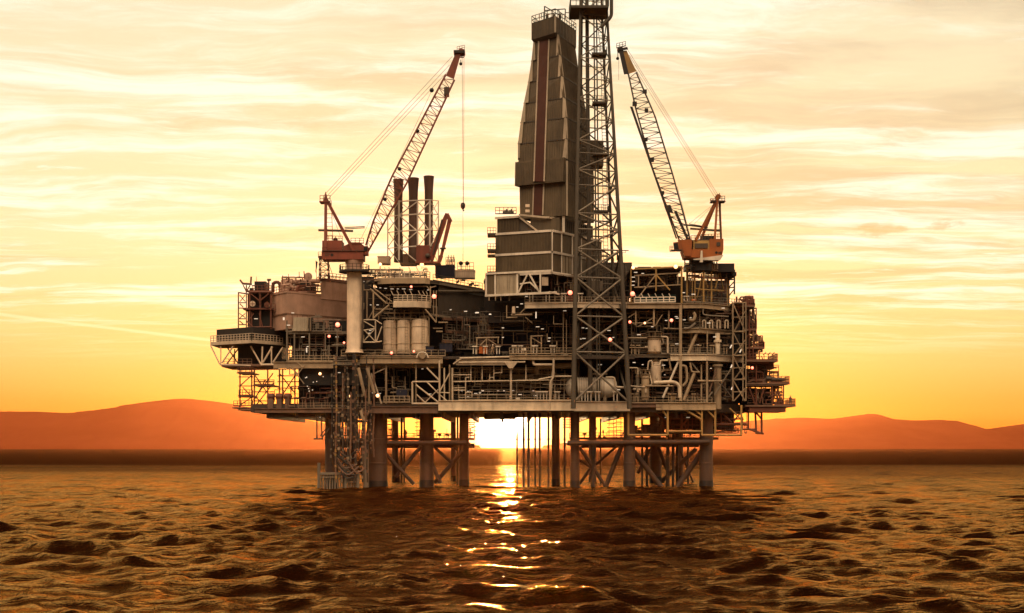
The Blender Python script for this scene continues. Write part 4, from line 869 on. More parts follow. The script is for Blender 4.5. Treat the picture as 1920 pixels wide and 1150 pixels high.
for z in (z3, z4, z5): band(pL, 929, 1034.2, z); band(pR, 1035.8, 1128, z)
for px in (1035.4, 1053, 1073, 1090, 1104, 1118):
    for za, zb_ in ((z5, z4), (z4, z3)): 
        c = pR.p(px, 500, -0); MB().box(c.x - .12, c.x + .12, c.y - .3, c.y + .1, za + .22, zb_ - .22).build('frame_post', 'white_paint', DP)
for x0, x1 in ((1054, 1072), (1074, 1089), (1091, 1103), (1105, 1117)): ribs(pR, x0, x1, 3, z5 + .3, z4 - .3, 'cladding_pale', .7, .06)
# upper set-back tier with sloping shoulder
s0, s1, s2 = pL.p(930, 440, 0), pL.p(973, 400, 0), pL.p(1010, 440, 0)
MB().prism([(s0.x + .3, s0.y + .4), (s1.x, s1.y + .4), (s1.x + 3, s1.y + 12), (s0.x + 3, s0.y + 12)], z3 + .01, z2).build('upper_tier', 'cladding', DP)
ribs(Pl(930, 254.6, 973, 252.8), 932, 972, 14, z3 + .2, z2 - .2, 'cladding')
MB().hexa([(s1.x, s1.y + .6, z3), (s2.x, s2.y + .6, z3), (s2.x + 2, s2.y + 8, z3), (s1.x + 2, s1.y + 8, z3)], [(s1.x, s1.y + .6, z2), (s1.x + .4, s1.y + .6, z2), (s1.x + 2.4, s1.y + 8, z2), (s1.x + 2, s1.y + 8, z2)]).build('shoulder', 'cladding_dark', DP)
MB().bar(s1 + Vector((0, .3, z2 - s1.z)), s2 + Vector((0, .3, z3 - s2.z)), .28).build('frame_band', 'steel_pale', DP)
band(Pl(930, 254.4, 973, 252.6), 929, 973, z2, .4); 
r0, r1 = W(985, 405, 252.5), W(1048, 405, 251.2); MB().bar(W(973, 403, 252.5), W(1022, 408, 252), .35).bar(W(1022, 408, 252), W(1030, 408, 252), .35).bar(W(1030, 409, 252), W(1110, 405, 259), .35).build('frame_band', 'steel_pale', DP)
MB().prism([(X(995), 253), (X(1050), 252), (X(1112, 262), 262), (X(1100, 268), 268), (X(1000, 264), 264)], z3 + .01, Z(408, 252)).build('upper_tier', 'cladding', DP)
ribs(Pl(1050, 251.9, 1112, 261.9), 1052, 1110, 16, z3 + .2, Z(408, 252) - .3, 'cladding_dark'); MB().box(X(1055), X(1060), 252, 253, z3, Z(400, 252)).build('frame_post', 'white_paint', DP)
m = MB()
for y, x0, x1 in ((402, 929, 968),): m.railing([W(x0, y, 254.6), W(x1, y, 253)], 1.3, .9, .1)
m.build('railing', 'steel_dark', DP); m = MB()
for k in range(7): c = W(944 + k * 3, 401, 255); m.cbox(c + Vector((0, .5, .3 + .1 * (k % 3))), .3, .3, .5 + .2 * (k % 3))
m.build('roof_gear', 'steel_dark', DP)
for y in (440, 470, 512, 478):                       # small stub platforms at the left edge
    o = MB().box(W(914, y, 254.5).x, W(930, y, 254.5).x, 254, 257, Z(y + 1.5, 254), Z(y - 1, 254)).build('side_platform', 'steel_dark', DP)
    if y != 478: MB().railing([W(914, y - 1, 254), W(930, y - 1, 254)], 1.2, .5, .09).railing([W(914, y - 1, 254), W(914, y - 1, 256.5)], 1.2, .9, .09).build('railing', 'steel_dark', o)
# lower projecting wing
wL = Pl(912, 252.6, 1045, 247.8)
A_, B2 = wL.p(912, 556), wL.p(970, 556); 
MB().prism([(A_.x, A_.y), (B2.x, B2.y), (B2.x + 2, B2.y + 7), (A_.x + 2, A_.y + 7)], Z(555, 251), Z(513, 251)).build('wing', 'cladding', DP)
ribs(wL, 932, 968, 9, Z(553, 251), Z(515, 251), 'cladding_pale', .55, .05); ribs(wL, 913, 928, 5, Z(553, 251), Z(515, 251), 'cladding', .3, .05)
for px in (911.5, 928.5, 970): c = wL.p(px, 530); MB().box(c.x - .17, c.x + .17, c.y - .22, c.y + .1, Z(555, 251), Z(512, 251)).build('frame_post', 'white_paint', DP)
def seg(pl, x0, y0, x1, y1, w, mat='white_paint', name='frame_band'): p, q = pl.p(x0, y0, -0), pl.p(x1, y1); MB().bar(p + Vector((0, -.2, 0)), q + Vector((0, -.2, 0)), S(w)).build(name, mat, DP)
seg(wL, 911, 514, 1034, 508, 3.4); seg(wL, 910, 555, 1044, 549, 4); seg(wL, 971, 551, 990, 513, 2.6); seg(wL, 992, 513, 1011, 548, 2.6); seg(wL, 975, 533, 994, 530, 2.2); seg(wL, 994, 530, 1011, 546, 2.6); seg(wL, 1013, 510, 1013, 550, 3); seg(Pl(1030, 248.3, 1060, 251), 1031, 510, 1070, 516, 2.4); seg(Pl(1044, 248, 1060, 250), 1030, 548, 1048, 552, 3)
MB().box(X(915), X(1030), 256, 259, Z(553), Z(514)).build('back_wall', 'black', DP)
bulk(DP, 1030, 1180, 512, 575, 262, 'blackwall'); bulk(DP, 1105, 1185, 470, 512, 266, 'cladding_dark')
pipes(DP, (1040, 1085, 515, 565, 252), 12, 81, ('steel', 'brown_steel', 'steel_grey'), (.06, .13), (0, 6)); pipes(DP, (985, 1035, 515, 548, 252), 8, 82, ('rust_red', 'steel_grey'), (.06, .12), (0, 3))
MB().cbox(W(1022, 528, 251), 1.2, .6, 1.6).build('control_panel', 'cream', DP); m = MB()
for px in (917, 929, 939, 955): m.bar(W(px, 556, 251.5), W(px, 564, 251.5), .18)
m.build('hanger', 'steel', DP); MB().box(X(915), X(985), 256, 260, Z(600), Z(562)).build('under_box', 'blackwall', DP); bulk(DP, 908, 1075, 505, 600, 264, 'blackwall')
MB().tube(W(1110, 480, 256), W(1110, 520, 256), 1.0, n=14).build('service_riser', 'cladding_dark', DP); MB().cbox(W(1116, 537, 252), 2.8, 1, 1.9).build('control_panel', 'steel_grey', DP)
clutter(DP, 1120, 1180, 545, 254, 6, 83, h=(14, 40)); pipes(DP, (1100, 1180, 470, 560, 256), 20, 84, ('steel_dark', 'steel_grey'), (.07, .14), (0, 6))
# upper centre deck
UD = thing('platform_deck', 'short upper deck with pale girder between the ribbed module and the right tower leg', 'deck', (X(1080), 256, Z(580)))
deck(UD, [(X(984), 250.6), (X(1075), 249.4), (X(1190), 250.6), (X(1190), 275), (X(984), 275)], Z(568), Z(578), [(X(984), 250.6), (X(1075), 249.4), (X(1190), 250.6)], 'steel_pale')
MB().railing([W(984, 568, 250.8), W(1075, 568, 249.6), W(1188, 568, 250.8)], 1.1, 1.2, .09).build('railing', 'steel', UD)
tray_stands(UD, (996, 1027, 1057, 1088), 567, 251, 15, 11); clutter(UD, 985, 1075, 567, 251, 6, 91, ('steel', 'rust_red', 'steel_grey'), (4, 11)); clutter(UD, 1085, 1185, 567, 251, 7, 92, h=(8, 22))
flood_lamp(UD, 1069, 549, 249.4, 'lamp_red', .42, 1.9); strip_lights(UD, [(987, 556, 250), (978, 570, 250.5), (1059, 583, 250.4), (970, 576, 250)])
# ---------------------------------------------------------------- derrick
DK = thing('derrick', 'tall tapering clad drilling derrick with a dark red stripe and boxed crown', 'derrick', (X(1045), 258, Z(405, 252)))
def sect(l, c, r, y, Yl=255.5, Yc=251.5, Yr=260):
    z = Z(y, 252)
    l_, c_, r_ = (X(l, Yl), Yl), (X(c, Yc), Yc), (X(r, Yr), Yr); b_ = (l_[0] + r_[0] - c_[0], Yl + Yr - Yc)
    return [Vector((*p, z)) for p in (l_, c_, r_, b_)]
secs = [(405, 975, 1060, 1114), (343, 974, 1060, 1114), (300, 972, 1062, 1113), (262, 972, 1063, 1110), (222, 977, 1062, 1104), (185, 983, 1059, 1098), (145, 991, 1055, 1092), (105, 997, 1051, 1084), (66, 1001, 1047, 1079)]
for (y0, *a), (y1, *b) in zip(secs, secs[1:]):
    m = MB(); lo, hi = sect(*a, y0), sect(*b, y1)
    m.hexa(lo, hi); m.build('cladding_tier', 'cladding', DK)
    cc = sum(hi, Vector()) / 4; g_ = [v + (v - cc).normalized() * .16 for v in hi]
    MB().hexa([v + Vector((0, 0, -.12)) for v in g_], [v + Vector((0, 0, .1)) for v in g_]).build('seam', 'cladding_dark', DK)
    # ribs on both visible faces
    m = MB()
    for (A0, A1, B0, B1, n) in ((lo[0], hi[0], lo[1], hi[1], 20), (lo[1], hi[1], lo[2], hi[2], 16)):
        nn = (B0 - A0).cross(A1 - A0).normalized(); nn = nn if nn.y < 0 else -nn
        for i in range(1, n): p, q = A0.lerp(B0, i / n), A1.lerp(B1, i / n); m.bar(p + nn * .03, q + nn * .03, .11)
    m.build('cladding_rib', 'cladding', DK)
    # bright corner flashing that widens upward in each tier
    if y0 <= 300:
        e0, e1 = lo[1], hi[1]; d_ = (hi[2] - hi[1]).normalized(); f_ = (hi[0] - hi[1]).normalized(); n1 = Vector((0, -.3, 0))
        wb_, wt_ = (1.5, .75) if y1 < 185 else (1.15, .85)
        MB().hexa([e0 + f_ * wb_ * .75 + n1, e0 + d_ * wb_ * .35 + n1, e0 + d_ * wb_ * .35 - n1, e0 + f_ * wb_ * .75 - n1], [e1 + f_ * wt_ * .5 + n1, e1 + d_ * wt_ * .3 + n1, e1 + d_ * wt_ * .3 - n1, e1 + f_ * wt_ * .5 - n1]).build('corner_flashing', 'steel_pale', DK)
        if y1 < 262:
            e0, e1 = lo[0], hi[0]; d_ = (hi[1] - hi[0]).normalized(); k0, k1 = (.9, .25) if y0 < 230 else (.7, .5)
            MB().hexa([e0 - d_ * .1 + n1, e0 + d_ * k0 + n1, e0 + d_ * k0 - n1, e0 - d_ * .1 - n1], [e1 - d_ * .1 + n1, e1 + d_ * k1 + n1, e1 + d_ * k1 - n1, e1 - d_ * .1 - n1]).build('corner_flashing', 'cladding_pale', DK)
# overhanging belt
MB().hexa(sect(965, 1055, 1100, 343, 255, 250.6, 258.5), sect(966, 1057, 1100, 298, 255, 250.6, 258.5)).build('belt', 'cladding', DK)
m = MB(); lo, hi = sect(965, 1055, 1100, 341, 255, 250.6, 258.5), sect(966, 1057, 1100, 300, 255, 250.6, 258.5)
for i in range(1, 30): m.bar(lo[0].lerp(lo[1], i / 30) + Vector((0, -.05, 0)), hi[0].lerp(hi[1], i / 30) + Vector((0, -.05, 0)), .1)
m.build('cladding_rib', 'cladding', DK)
for px in (1063,): MB().bar(W(px, 405, 250.9), W(px, 302, 250.9), .35).build('corner_flashing', 'cladding_pale', DK)
# stripe with pale edges
def lface(px, y, off=.12):
    """point on the left front face of the derrick"""
    for (y0, *a), (y1, *b) in zip(secs, secs[1:]):
        if y1 <= y <= y0:
            f = (y0 - y) / (y0 - y1); l, c, r = (a[i] + (b[i] - a[i]) * f for i in range(3)); pl = Pl(c, 251.5, l, 255.5); return pl.p(px, y) + Vector((0, -off, 0))
m = MB(); e1 = MB(); e2 = MB()
ys = [404, 380, 344, 343, 298, 297, 262, 222, 185, 145, 105, 67]
for ya, yb in zip(ys, ys[1:]):
    fx = lambda y, k: 1008 + (1020 - 1008) * (404 - y) / 337 + k
    out_ = 1.35 if 298 <= ya <= 343 and 298 <= yb <= 343 else .2
    if (ya, yb) in ((344, 343), (298, 297)): continue
    q = [lface(fx(ya, -9.5), ya, out_), lface(fx(ya, 9.5), ya, out_), lface(fx(yb, 9.5), yb, out_), lface(fx(yb, -9.5), yb, out_)]; bk = [v + Vector((0, 1.4, 0)) for v in q]
    m.hexa([q[0], q[1], bk[1], bk[0]], [q[3], q[2], bk[2], bk[3]])
    e1.bar(q[0], q[3], .26); e2.bar(q[1], q[2], .26)
m.build('stripe', 'brown_strip', DK); e1.build('stripe_edge', 'steel_pale', DK); e2.build('stripe_edge', 'steel_pale', DK)
# crown box
lo, hi = sect(997, 1041, 1080, 66, 255, 250.6, 259.5), sect(997, 1041, 1080, 36, 255, 250.6, 259.5)
MB().hexa(lo, hi).build('crown_box', 'cladding', DK)
cc = sum(lo, Vector()) / 4; MB().hexa([v * .9 + cc * .1 - Vector((0, 0, .5)) for v in lo], lo).build('crown_soffit', 'cladding_dark', DK)
m = MB()
for A0, A1, B0, B1, n in ((lo[0], hi[0], lo[1], hi[1], 16), (lo[1], hi[1], lo[2], hi[2], 14)):
    for i in range(n + 1): m.bar(A0.lerp(B0, i / n) + Vector((0, -.05, 0)), A1.lerp(B1, i / n) + Vector((0, -.05, 0)), .1)
m.build('cladding_rib', 'cladding_dark', DK); MB().bar(lo[1] + Vector((0, -.1, 0)), hi[1] + Vector((0, -.1, 0)), .35).build('corner_flashing', 'cladding_pale', DK)
MB().railing([hi[0], hi[1], hi[2]], 1.5, 1.1, .11).railing([hi[0], hi[3], hi[2]], 1.5, 1.1, .11).build('railing', 'tower_steel', DK)
bars(FP(255), [(1021, 12, 1021, 36, 2.4), (1021, 12, 1038, 22, 2), (1021, 20, 1060, 17, 2), (1060, 17, 1060, 36, 2), (1036, 22, 1036, 36, 1.6), (1048, 18, 1048, 36, 1.6), (1015, 24, 1015, 36, 1.4), (1011, 26, 1011, 36, 1.4), (1078, 22, 1078, 40, 1.6), (1060, 24, 1080, 24, 1.6), (1021, 26, 1060, 27, 1.4)], 2, 'crown_frame', 'tower_steel', DK)
for k in range(3): MB().lathe(W(1026 + k * 12, 31, 255), [(.1, -.25), (.55, -.25), (.55, .25), (.1, .25)], 14, 'x').build('crown_sheave', 'tower_steel', DK)
# side box and pale fin at the left
MB().box(X(1090, 258), X(1131, 260), 259, 263, Z(312, 260), Z(266, 260)).build('side_cabin', 'cladding', DK); MB().railing([W(1112, 290, 258.5), W(1134, 290, 258.5)], 1.2, .8, .1).build('railing', 'tower_steel', DK)
MB().box(X(971, 256), X(975, 256), 255.2, 257, Z(296, 255), Z(265, 255)).build('corner_flashing', 'cladding_pale', DK)
for y in (386, 396): MB().cbox(W(989, y, 252), .8, .4, .5).build('wall_lamp', 'cream', DK)
# ---------------------------------------------------------------- vent tower
VT = thing('vent_tower', 'very tall dark open lattice tower standing right in front of the derrick', 'lattice tower', (X(1128, 250), 250, Z(760)))
bt = [W(1075, 762, 244), W(1180, 762, 246.5), Vector((X(1180, 246.5) - 1.2, 256.8, 0)), Vector((X(1075, 244) + 1.3, 254.3, 0))]; zb0 = bt[0].z
for v in bt: v.z = zb0
tp = [W(1088.5, 0, 247.4), W(1137, 0, 248.6), Vector((X(1137, 248.6) - .5, 253.4, 0)), Vector((X(1088.5, 247.4) + .5, 252.2, 0))]; zt0 = tp[0].z
for v in tp: v.z = zt0
def tc(i, z): f = (z - zb0) / (zt0 - zb0); return bt[i].lerp(tp[i], f)
ztop = zt0 + 6
for i in range(4): MB().tube(tc(i, zb0 - .4), tc(i, ztop), .47 if i < 2 else .34, .2, 12).build('leg', 'tower_steel', VT)
lv = [755, 661, 594, 521, 468, 430, 400, 347, 318, 286, 262, 222, 183, 145, 105, 65, 22, -20, -58]
zs = [Z(y, 246) for y in lv]
for k, (z0, z1) in enumerate(zip(zs, zs[1:])):
    f = k / len(zs); rr_ = .2 * (1 - f) + .085 * f
    for i in range(4):
        j = (i + 1) % 4; a0, b0, a1, b1 = tc(i, z0), tc(j, z0), tc(i, z1), tc(j, z1)
        MB().tube(a1, b1, rr_ * .8, n=7).build('strut', 'steel_grey', VT)
        if z1 < ztop:
            m = MB(); m.tube(a0, b1, rr_, n=7)
            if i == 0 and k < 4: m.tube(b0, a1, rr_, n=7)
            elif k % 2: m = MB().tube(b0, a1, rr_, n=7)
            m.build('brace', 'steel_grey' if i == 0 else 'tower_steel', VT)
c0 = (bt[0] + bt[2]) / 2; c1 = (tp[0] + tp[2]) / 2
def cc_(z): f = (z - zb0) / (zt0 - zb0); return c0.lerp(c1, f)
for dx_, r in ((-.8, .42), (.5, .16), (1.0, .15)): MB().tube(cc_(zb0) + Vector((dx_ - .3, .5, 0)), cc_(ztop) + Vector((dx_, .3, 0)), r, r * .8, 10).build('riser_pipe', 'tower_steel', VT)
for y in (98, 190, 287, 395):
    z = Z(y, 248); c = cc_(z) + Vector((1.3, 0, 0)); o = MB().cbox(c, 2.8, 2.6, .18).build('landing', 'tower_steel', VT); MB().railing([c + Vector((-1.4, -1.3, .1)), c + Vector((1.4, -1.3, .1)), c + Vector((1.4, 1.3, .1))], 1.2, .7, .09).build('railing', 'tower_steel', o)
for ya, yb in ((395, 287), (287, 190), (190, 98), (470, 395), (560, 470), (98, 20)):
    p, q = cc_(Z(ya, 248)) + Vector((2.1, -.6, 0)), cc_(Z(yb, 248)) + Vector((2.0 if ya > 100 else 1.2, -.6, 0)); MB().ladder(p, q, .8, .6, .1).build('ladder', 'tower_steel', VT)
z = Z(20, 248); c = cc_(z); o = MB().cbox(c + Vector((-.6, -1, 0)), 7.0, 7, .25).build('top_platform', 'tower_steel', VT)
MB().railing([c + Vector((-4.1, 2.5, .12)), c + Vector((-4.1, -4.5, .12)), c + Vector((2.9, -4.5, .12)), c + Vector((2.9, 2.5, .12))], 1.9, 1, .11).build('railing', 'tower_steel', o)
MB().lathe(c + Vector((-.6, 0, .15)), [(1.5, 0), (1.5, .7), (1.1, 1.2), (.3, 1.5)], 16).build('drum', 'tower_steel', VT)
MB().pipe([W(1126, 52, 247), W(1140, 38, 247), W(1146.5, 30, 247), W(1146.5, -40, 247)], .33, 10, 2).build('side_pipe', 'tower_steel', VT)
# ---------------------------------------------------------------- cranes and exhaust stacks
def boom(root, left, right, Y, depth, mat, n, tip, w=.15, name='boom'):
    """lattice boom between two pixel outlines (left chord, right chord); two parallel panels joined by lacing"""
    def along(pts, f):
        L = [0]
        for a, b in zip(pts, pts[1:]): L.append(L[-1] + math.hypot(b[0] - a[0], b[1] - a[1]))
        d = f * L[-1]
        for i in range(len(pts) - 1):
            if d <= L[i + 1] + 1e-6: u = (d - L[i]) / (L[i + 1] - L[i]); return pts[i][0] + (pts[i + 1][0] - pts[i][0]) * u, pts[i][1] + (pts[i + 1][1] - pts[i][1]) * u
    taper = lambda f: depth * min(1, .35 + f * 2.4, (1.03 - f) * 3.2 + .35)
    N = {}
    for k in range(n + 1):
        f = k / n; l, r = along(left, f), along(right, f); d = taper(f) / 2
        for s_, p in (('l', l), ('r', r)):
            for q in (-1, 1): N[s_, q, k] = W(*p, Y + q * d)
    bo = MB()
    for s_ in 'lr':
        for q in (-1, 1):
            for k in range(n): bo.tube(N[s_, q, k], N[s_, q, k + 1], w, n=6)
    m = bo
    for k in range(n):
        for q in (-1, 1): m.bar(N['l', q, k], N['r', q, k], .1); m.bar(N['l' if k % 2 else 'r', q, k], N['r' if k % 2 else 'l', q, k + 1], .11)
        for s_ in 'lr': m.bar(N[s_, -1 if k % 2 else 1, k], N[s_, 1 if k % 2 else -1, k + 1], .1); m.bar(N[s_, -1, k], N[s_, 1, k], .09)
    return m.build(name, mat, root), N
# left crane
LC = thing('pedestal_crane', 'dark red crane on a cream column, its lattice boom leaning up to the right', 'crane', (X(664), 250, Z(660)))
cx = X(664.5); MB().lathe((cx, 250, Z(662)), [(1.75, 0), (1.42, .8), (1.40, Z(512) - Z(662)), (1.42, Z(511) - Z(662))], 26).build('column', 'cream', LC)
MB().lathe((cx, 250, Z(511)), [(1.42, 0), (1.55, .05), (1.55, 1.5), (1.75, 1.9), (1.75, 2.25)], 24).build('slew_ring', 'hut_pink', LC)
o = MB().lathe((cx, 250, Z(512)), [(1.5, 0), (2.9, .02), (2.9, .22), (1.5, .24)], 24).build('column_platform', 'black', LC)
MB().railing([Vector((cx + 2.8 * math.cos(a), 250 + 2.8 * math.sin(a), Z(512) + .2)) for a in np.linspace(0, 2 * math.pi, 13)], 1.2, .8, .08).build('railing', 'steel_dark', o)
for y in (545, 580, 615, 640): MB().pipe([W(678.5, y, 249.5), W(682, y, 249.5), W(682, y - 12, 249.5)], .1).build('cable_guide', 'steel', LC)
MB().pipe([W(677, 655, 248.9), W(680, 630, 248.9), W(680, 520, 248.9)], .16).build('cable_guide', 'steel_dark', LC)
Yc = 250
o = MB().box(X(606), X(683), 248.2, 252, Z(489), Z(474)).build('slew_deck', 'crane_red', LC)
MB().box(X(606), X(686), 248, 252.2, Z(474) + .002, Z(473)).build('deck_plate', 'steel_dark', LC)
MB().lathe((X(625), 248.18, Z(481)), [(.02, -.04), (.28, -.04), (.28, .0), (.02, .0)], 14, 'y').build('emblem', 'black', LC)
m = MB()
for k, (x0, x1) in enumerate(((612, 621), (612, 619))): m.box(X(x0), X(x1), 248.15, 248.21, Z(479.6 + k * 3.4), Z(478.2 + k * 3.4))
m.build('nameplate', 'steel_dark', LC)
MB().box(X(606), X(643), 248.6, 252, Z(473), Z(453.5)).build('engine_house', 'crane_red', LC)
m = MB().box(X(646), X(684), 248.8, 251.6, Z(473), Z(463)).hexa([(X(646), 249, Z(463)), (X(684), 249, Z(463)), (X(684), 251.4, Z(463)), (X(646), 251.4, Z(463))], [(X(660), 249, Z(456)), (X(676), 249, Z(456)), (X(676), 251.4, Z(456)), (X(660), 251.4, Z(456))]); m.build('winch_house', 'crane_red', LC)
MB().box(X(681), X(691), 248.4, 250.5, Z(480), Z(464)).build('operator_cab', 'crane_red', LC); MB().box(X(684), X(690.5), 248.3, 248.5, Z(473), Z(466)).build('window', 'glass', LC)
MB().railing([W(610, 453, 248.7), W(642, 453, 248.7)], 1.0, .7, .09).railing([W(658, 457, 248.9), W(682, 457, 248.9)], 1.0, .7, .09).railing([W(604, 474, 248.3), W(650, 474, 248.3)], 1.0, 1, .07).build('railing', 'crane_red', LC)
MB().ball(W(629, 450, 249.5), .45).build('exhaust_silencer', 'black', LC)
for q in (-1.5, 1.5):
    MB().bar(W(610, 474, 250 + q), W(611, 372, 250 + q * .35), .5).build('mast_leg', 'crane_red', LC); MB().bar(W(664, 472, 250 + q), W(612, 374, 250 + q * .35), .5).build('mast_strut', 'crane_red', LC)
MB().ladder(W(619, 450, 249), W(616, 376, 249.6), 1.0, .8, .1).build('ladder', 'crane_red', LC)
o = MB().box(X(600), X(619), 249, 251.4, Z(381), Z(379)).build('mast_platform', 'crane_red', LC); MB().railing([W(600, 379, 249), W(619, 379, 249), W(619, 379, 251.3)], 1.2, .7, .1).railing([W(600, 379, 249), W(600, 379, 251.3)], 1.2, .7, .1).build('railing', 'crane_red', o)
MB().hexa([W(606, 380, 249), W(616, 380, 249), W(616, 380, 251), W(606, 380, 251)], [W(609, 363, 249.5), W(612, 363, 249.5), W(612, 363, 250.5), W(609, 363, 250.5)]).build('mast_head', 'crane_red', LC); MB().bar(W(610.5, 364, 250), W(610.5, 360, 250), .14).build('aerial', 'crane_red', LC)
MB().bar(W(597, 432, 249.4), W(662, 433.5, 249.4), .36).build('boom_stop', 'steel_dark', LC)
for y in (427, 429.5): MB().bar(W(646, y, 249.2), W(684, y - 2, 249.2), .14).build('catwalk_rail', 'steel_dark', LC)
MB().bar(W(622, 400, 249.6), W(640, 448, 249.6), .06).build('stay', 'cable', LC)
Lp = [(686, 460), (700, 415), (734, 333), (836, 140)]; Rp = [(690, 472), (719, 420), (762, 345), (852, 150)]
bo, N = boom(LC, Lp, Rp, 250, 2.2, 'crane_red', 38, None, .18)
m = MB(); m.hexa([W(836, 142, 249.2), W(851, 149, 249.2), W(851, 149, 250.8), W(836, 142, 250.8)], [W(855, 98, 249.3), W(864, 102, 249.3), W(864, 102, 250.7), W(855, 98, 250.7)]); m.build('boom_head', 'crane_red', LC)
o = MB().box(X(851), X(872), 249, 251, Z(102), Z(97)).build('sheave_block', 'black', LC); MB().lathe(W(865, 99, 250), [(.1, -.3), (.7, -.3), (.7, .3), (.1, .3)], 14, 'y').build('sheave', 'crane_red', o)
MB().railing([W(857, 97, 249.2), W(871, 94, 249.2)], .9, .5, .08).build('railing', 'crane_red', o); MB().pipe([W(862, 108, 249.6), W(870, 108, 249.6), W(871, 98, 249.6)], .1).build('guard', 'crane_red', o)
MB().bar(W(864, 112, 249.8), W(864, 118, 249.8), .12).build('guard', 'black', o); MB().ball(W(864, 120, 249.8), .3).build('hook_ball', 'black', o)
for px, py in ((809.5, 169.5), (783, 246), (749, 317), (722, 374)): MB().ball(W(px, py, 249), .36 if py > 200 else .42).build('boom_lamp', 'black', bo)
MB().box(X(833), X(842), 249, 251, Z(180), Z(166)).build('boom_winch', 'steel_dark', bo)
for a, b in (((610, 364), (848, 106)), ((613, 368), (843, 122)), ((616, 372), (838, 136))): MB().tube(W(*a, 249.4), W(*b, 249.4), .035, n=5).build('pendant_rope', 'cable', LC)
for a, b in (((672, 458), (735, 330)), ((735, 330), (812, 165))): MB().tube(W(*a, 249), W(*b, 249), .03, n=5).build('hoist_rope', 'cable', LC)
for px in (866.5, 870): MB().tube(W(px, 104, 249.9), W(868.3 if px < 868 else 869, 381, 249.9), .035, n=5).build('hoist_rope', 'cable', LC)
HB = thing('hook_block', 'black hook block hanging on ropes from the red crane boom', 'hook block', W(868, 393, 249.9))
MB().lathe(W(868, 387, 249.9), [(.1, -.62), (.42, -.2), (.45, .25), (.3, .62), (.1, .68)], 12).build('body', 'black', HB); MB().pipe([W(868, 391, 249.9), W(868, 394.5, 249.9), W(869.6, 396, 249.9), W(870, 394, 249.9)], .09).build('hook', 'black', HB); MB().tube(W(868, 396, 249.9), W(868.3, 490, 250.2), .028, n=5).build('tag_line', 'cable', HB)
# right crane
RC = thing('pedestal_crane', 'orange crane with white toe plate, its boom leaning up to the left', 'crane', (X(1312), 250, Z(500)))
MB().lathe((X(1316), 251, Z(508)), [(2.0, 0), (2.0, 1.4), (2.3, 1.45), (2.3, 2.0)], 22).build('column', 'black', RC)
MB().hexa([(X(1283), 248.2, Z(485)), (X(1350), 248.2, Z(487)), (X(1350), 252.5, Z(487)), (X(1283), 252.5, Z(485))], [(X(1278), 248.2, Z(470)), (X(1353.5), 248.2, Z(471)), (X(1353.5), 252.5, Z(471)), (X(1278), 252.5, Z(470))]).build('slew_deck', 'crane_orange', RC)
MB().box(X(1328), X(1354), 248.4, 252.3, Z(471) + .003, Z(450.5)).build('engine_house', 'crane_orange', RC)
MB().box(X(1341), X(1348), 248.3, 248.5, Z(464), Z(457)).build('louvre', 'steel_dark', RC)
m = MB().box(X(1298), X(1328), 248.6, 252, Z(470), Z(452)); m.build('winch_house', 'yellow_tan', RC); MB().box(X(1301), X(1325), 248.4, 248.62, Z(468), Z(459)).build('machinery', 'steel_dark', RC)
MB().hexa([W(1284, 480, 248), W(1296, 480, 248), W(1296, 480, 251.5), W(1284, 480, 251.5)], [W(1270, 450, 248), W(1298, 449, 248), W(1298, 449, 251.5), W(1270, 450, 251.5)]).build('cab_bracket', 'crane_orange', RC)
o = MB().hexa([W(1264, 471, 247.6), W(1282, 471, 247.6), W(1282, 471, 249.8), W(1264, 471, 249.8)], [W(1262, 455, 247.6), W(1276, 453, 247.6), W(1276, 453, 249.8), W(1262, 455, 249.8)]).build('operator_cab', 'crane_orange', RC)
MB().hexa([W(1263.5, 467, 247.5), W(1273, 468, 247.5), W(1273, 468, 247.7), W(1263.5, 467, 247.7)], [W(1262.6, 457, 247.5), W(1270.5, 455.5, 247.5), W(1270.5, 455.5, 247.7), W(1262.6, 457, 247.7)]).build('window', 'glass', o)
o = MB().box(X(1256), X(1276), 247.4, 249, Z(473.5), Z(472)).build('cab_platform', 'steel_dark', RC); MB().railing([W(1256, 472, 247.5), W(1264, 472, 247.5)], 1.0, .4, .09, (1, .7, .35)).build('railing', 'steel_dark', o)
MB().lathe((X(1340.5), 248.18, Z(476.5)), [(.02, -.05), (.24, -.05), (.24, .0), (.02, .0)], 14, 'y').build('emblem', 'black', RC)
m = MB()
for k in range(2): m.box(X(1344), X(1351 - k), 248.12, 248.22, Z(476.2 + k * 2.6), Z(475 + k * 2.6))
m.build('nameplate', 'steel_dark', RC)
MB().hexa([W(1312, 492, 247.9), W(1318, 492, 247.9), W(1318, 492, 248.3), W(1312, 492, 248.3)], [W(1314, 470, 247.9), W(1317, 470, 247.9), W(1317, 470, 248.3), W(1314, 470, 248.3)]).build('white_plate', 'white_paint', RC)
MB().hexa([W(1300, 487.5, 248), W(1350, 488.5, 248), W(1350, 488.5, 252), W(1300, 487.5, 252)], [W(1300, 486, 248), W(1357, 478, 248), W(1357, 478, 252), W(1300, 486, 252)]).build('toe_plate', 'white_paint', RC)
for q in (-1.4, 1.4):
    MB().bar(W(1304 if q < 0 else 1311, 452 if q < 0 else 458, 250 + q), W(1345, 373, 250 + q * .3), .46).build('mast_strut', 'crane_orange', RC)
    MB().bar(W(1340 if q < 0 else 1352, 450, 250 + q), W(1345 if q < 0 else 1349, 376, 250 + q * .3), .38).build('mast_leg', 'crane_orange', RC)
m = MB()
for f in (.15, .35, .55, .75): m.bar(W(1304, 452, 248.6).lerp(W(1345, 373, 249.6), f), W(1311, 458, 251.4).lerp(W(1345, 373, 250.4), f), .16)
m.build('strut_lacing', 'crane_orange', RC)
MB().ladder(W(1346, 448, 249.6), W(1347, 378, 249.8), .9, .8, .09).build('ladder', 'steel_dark', RC)
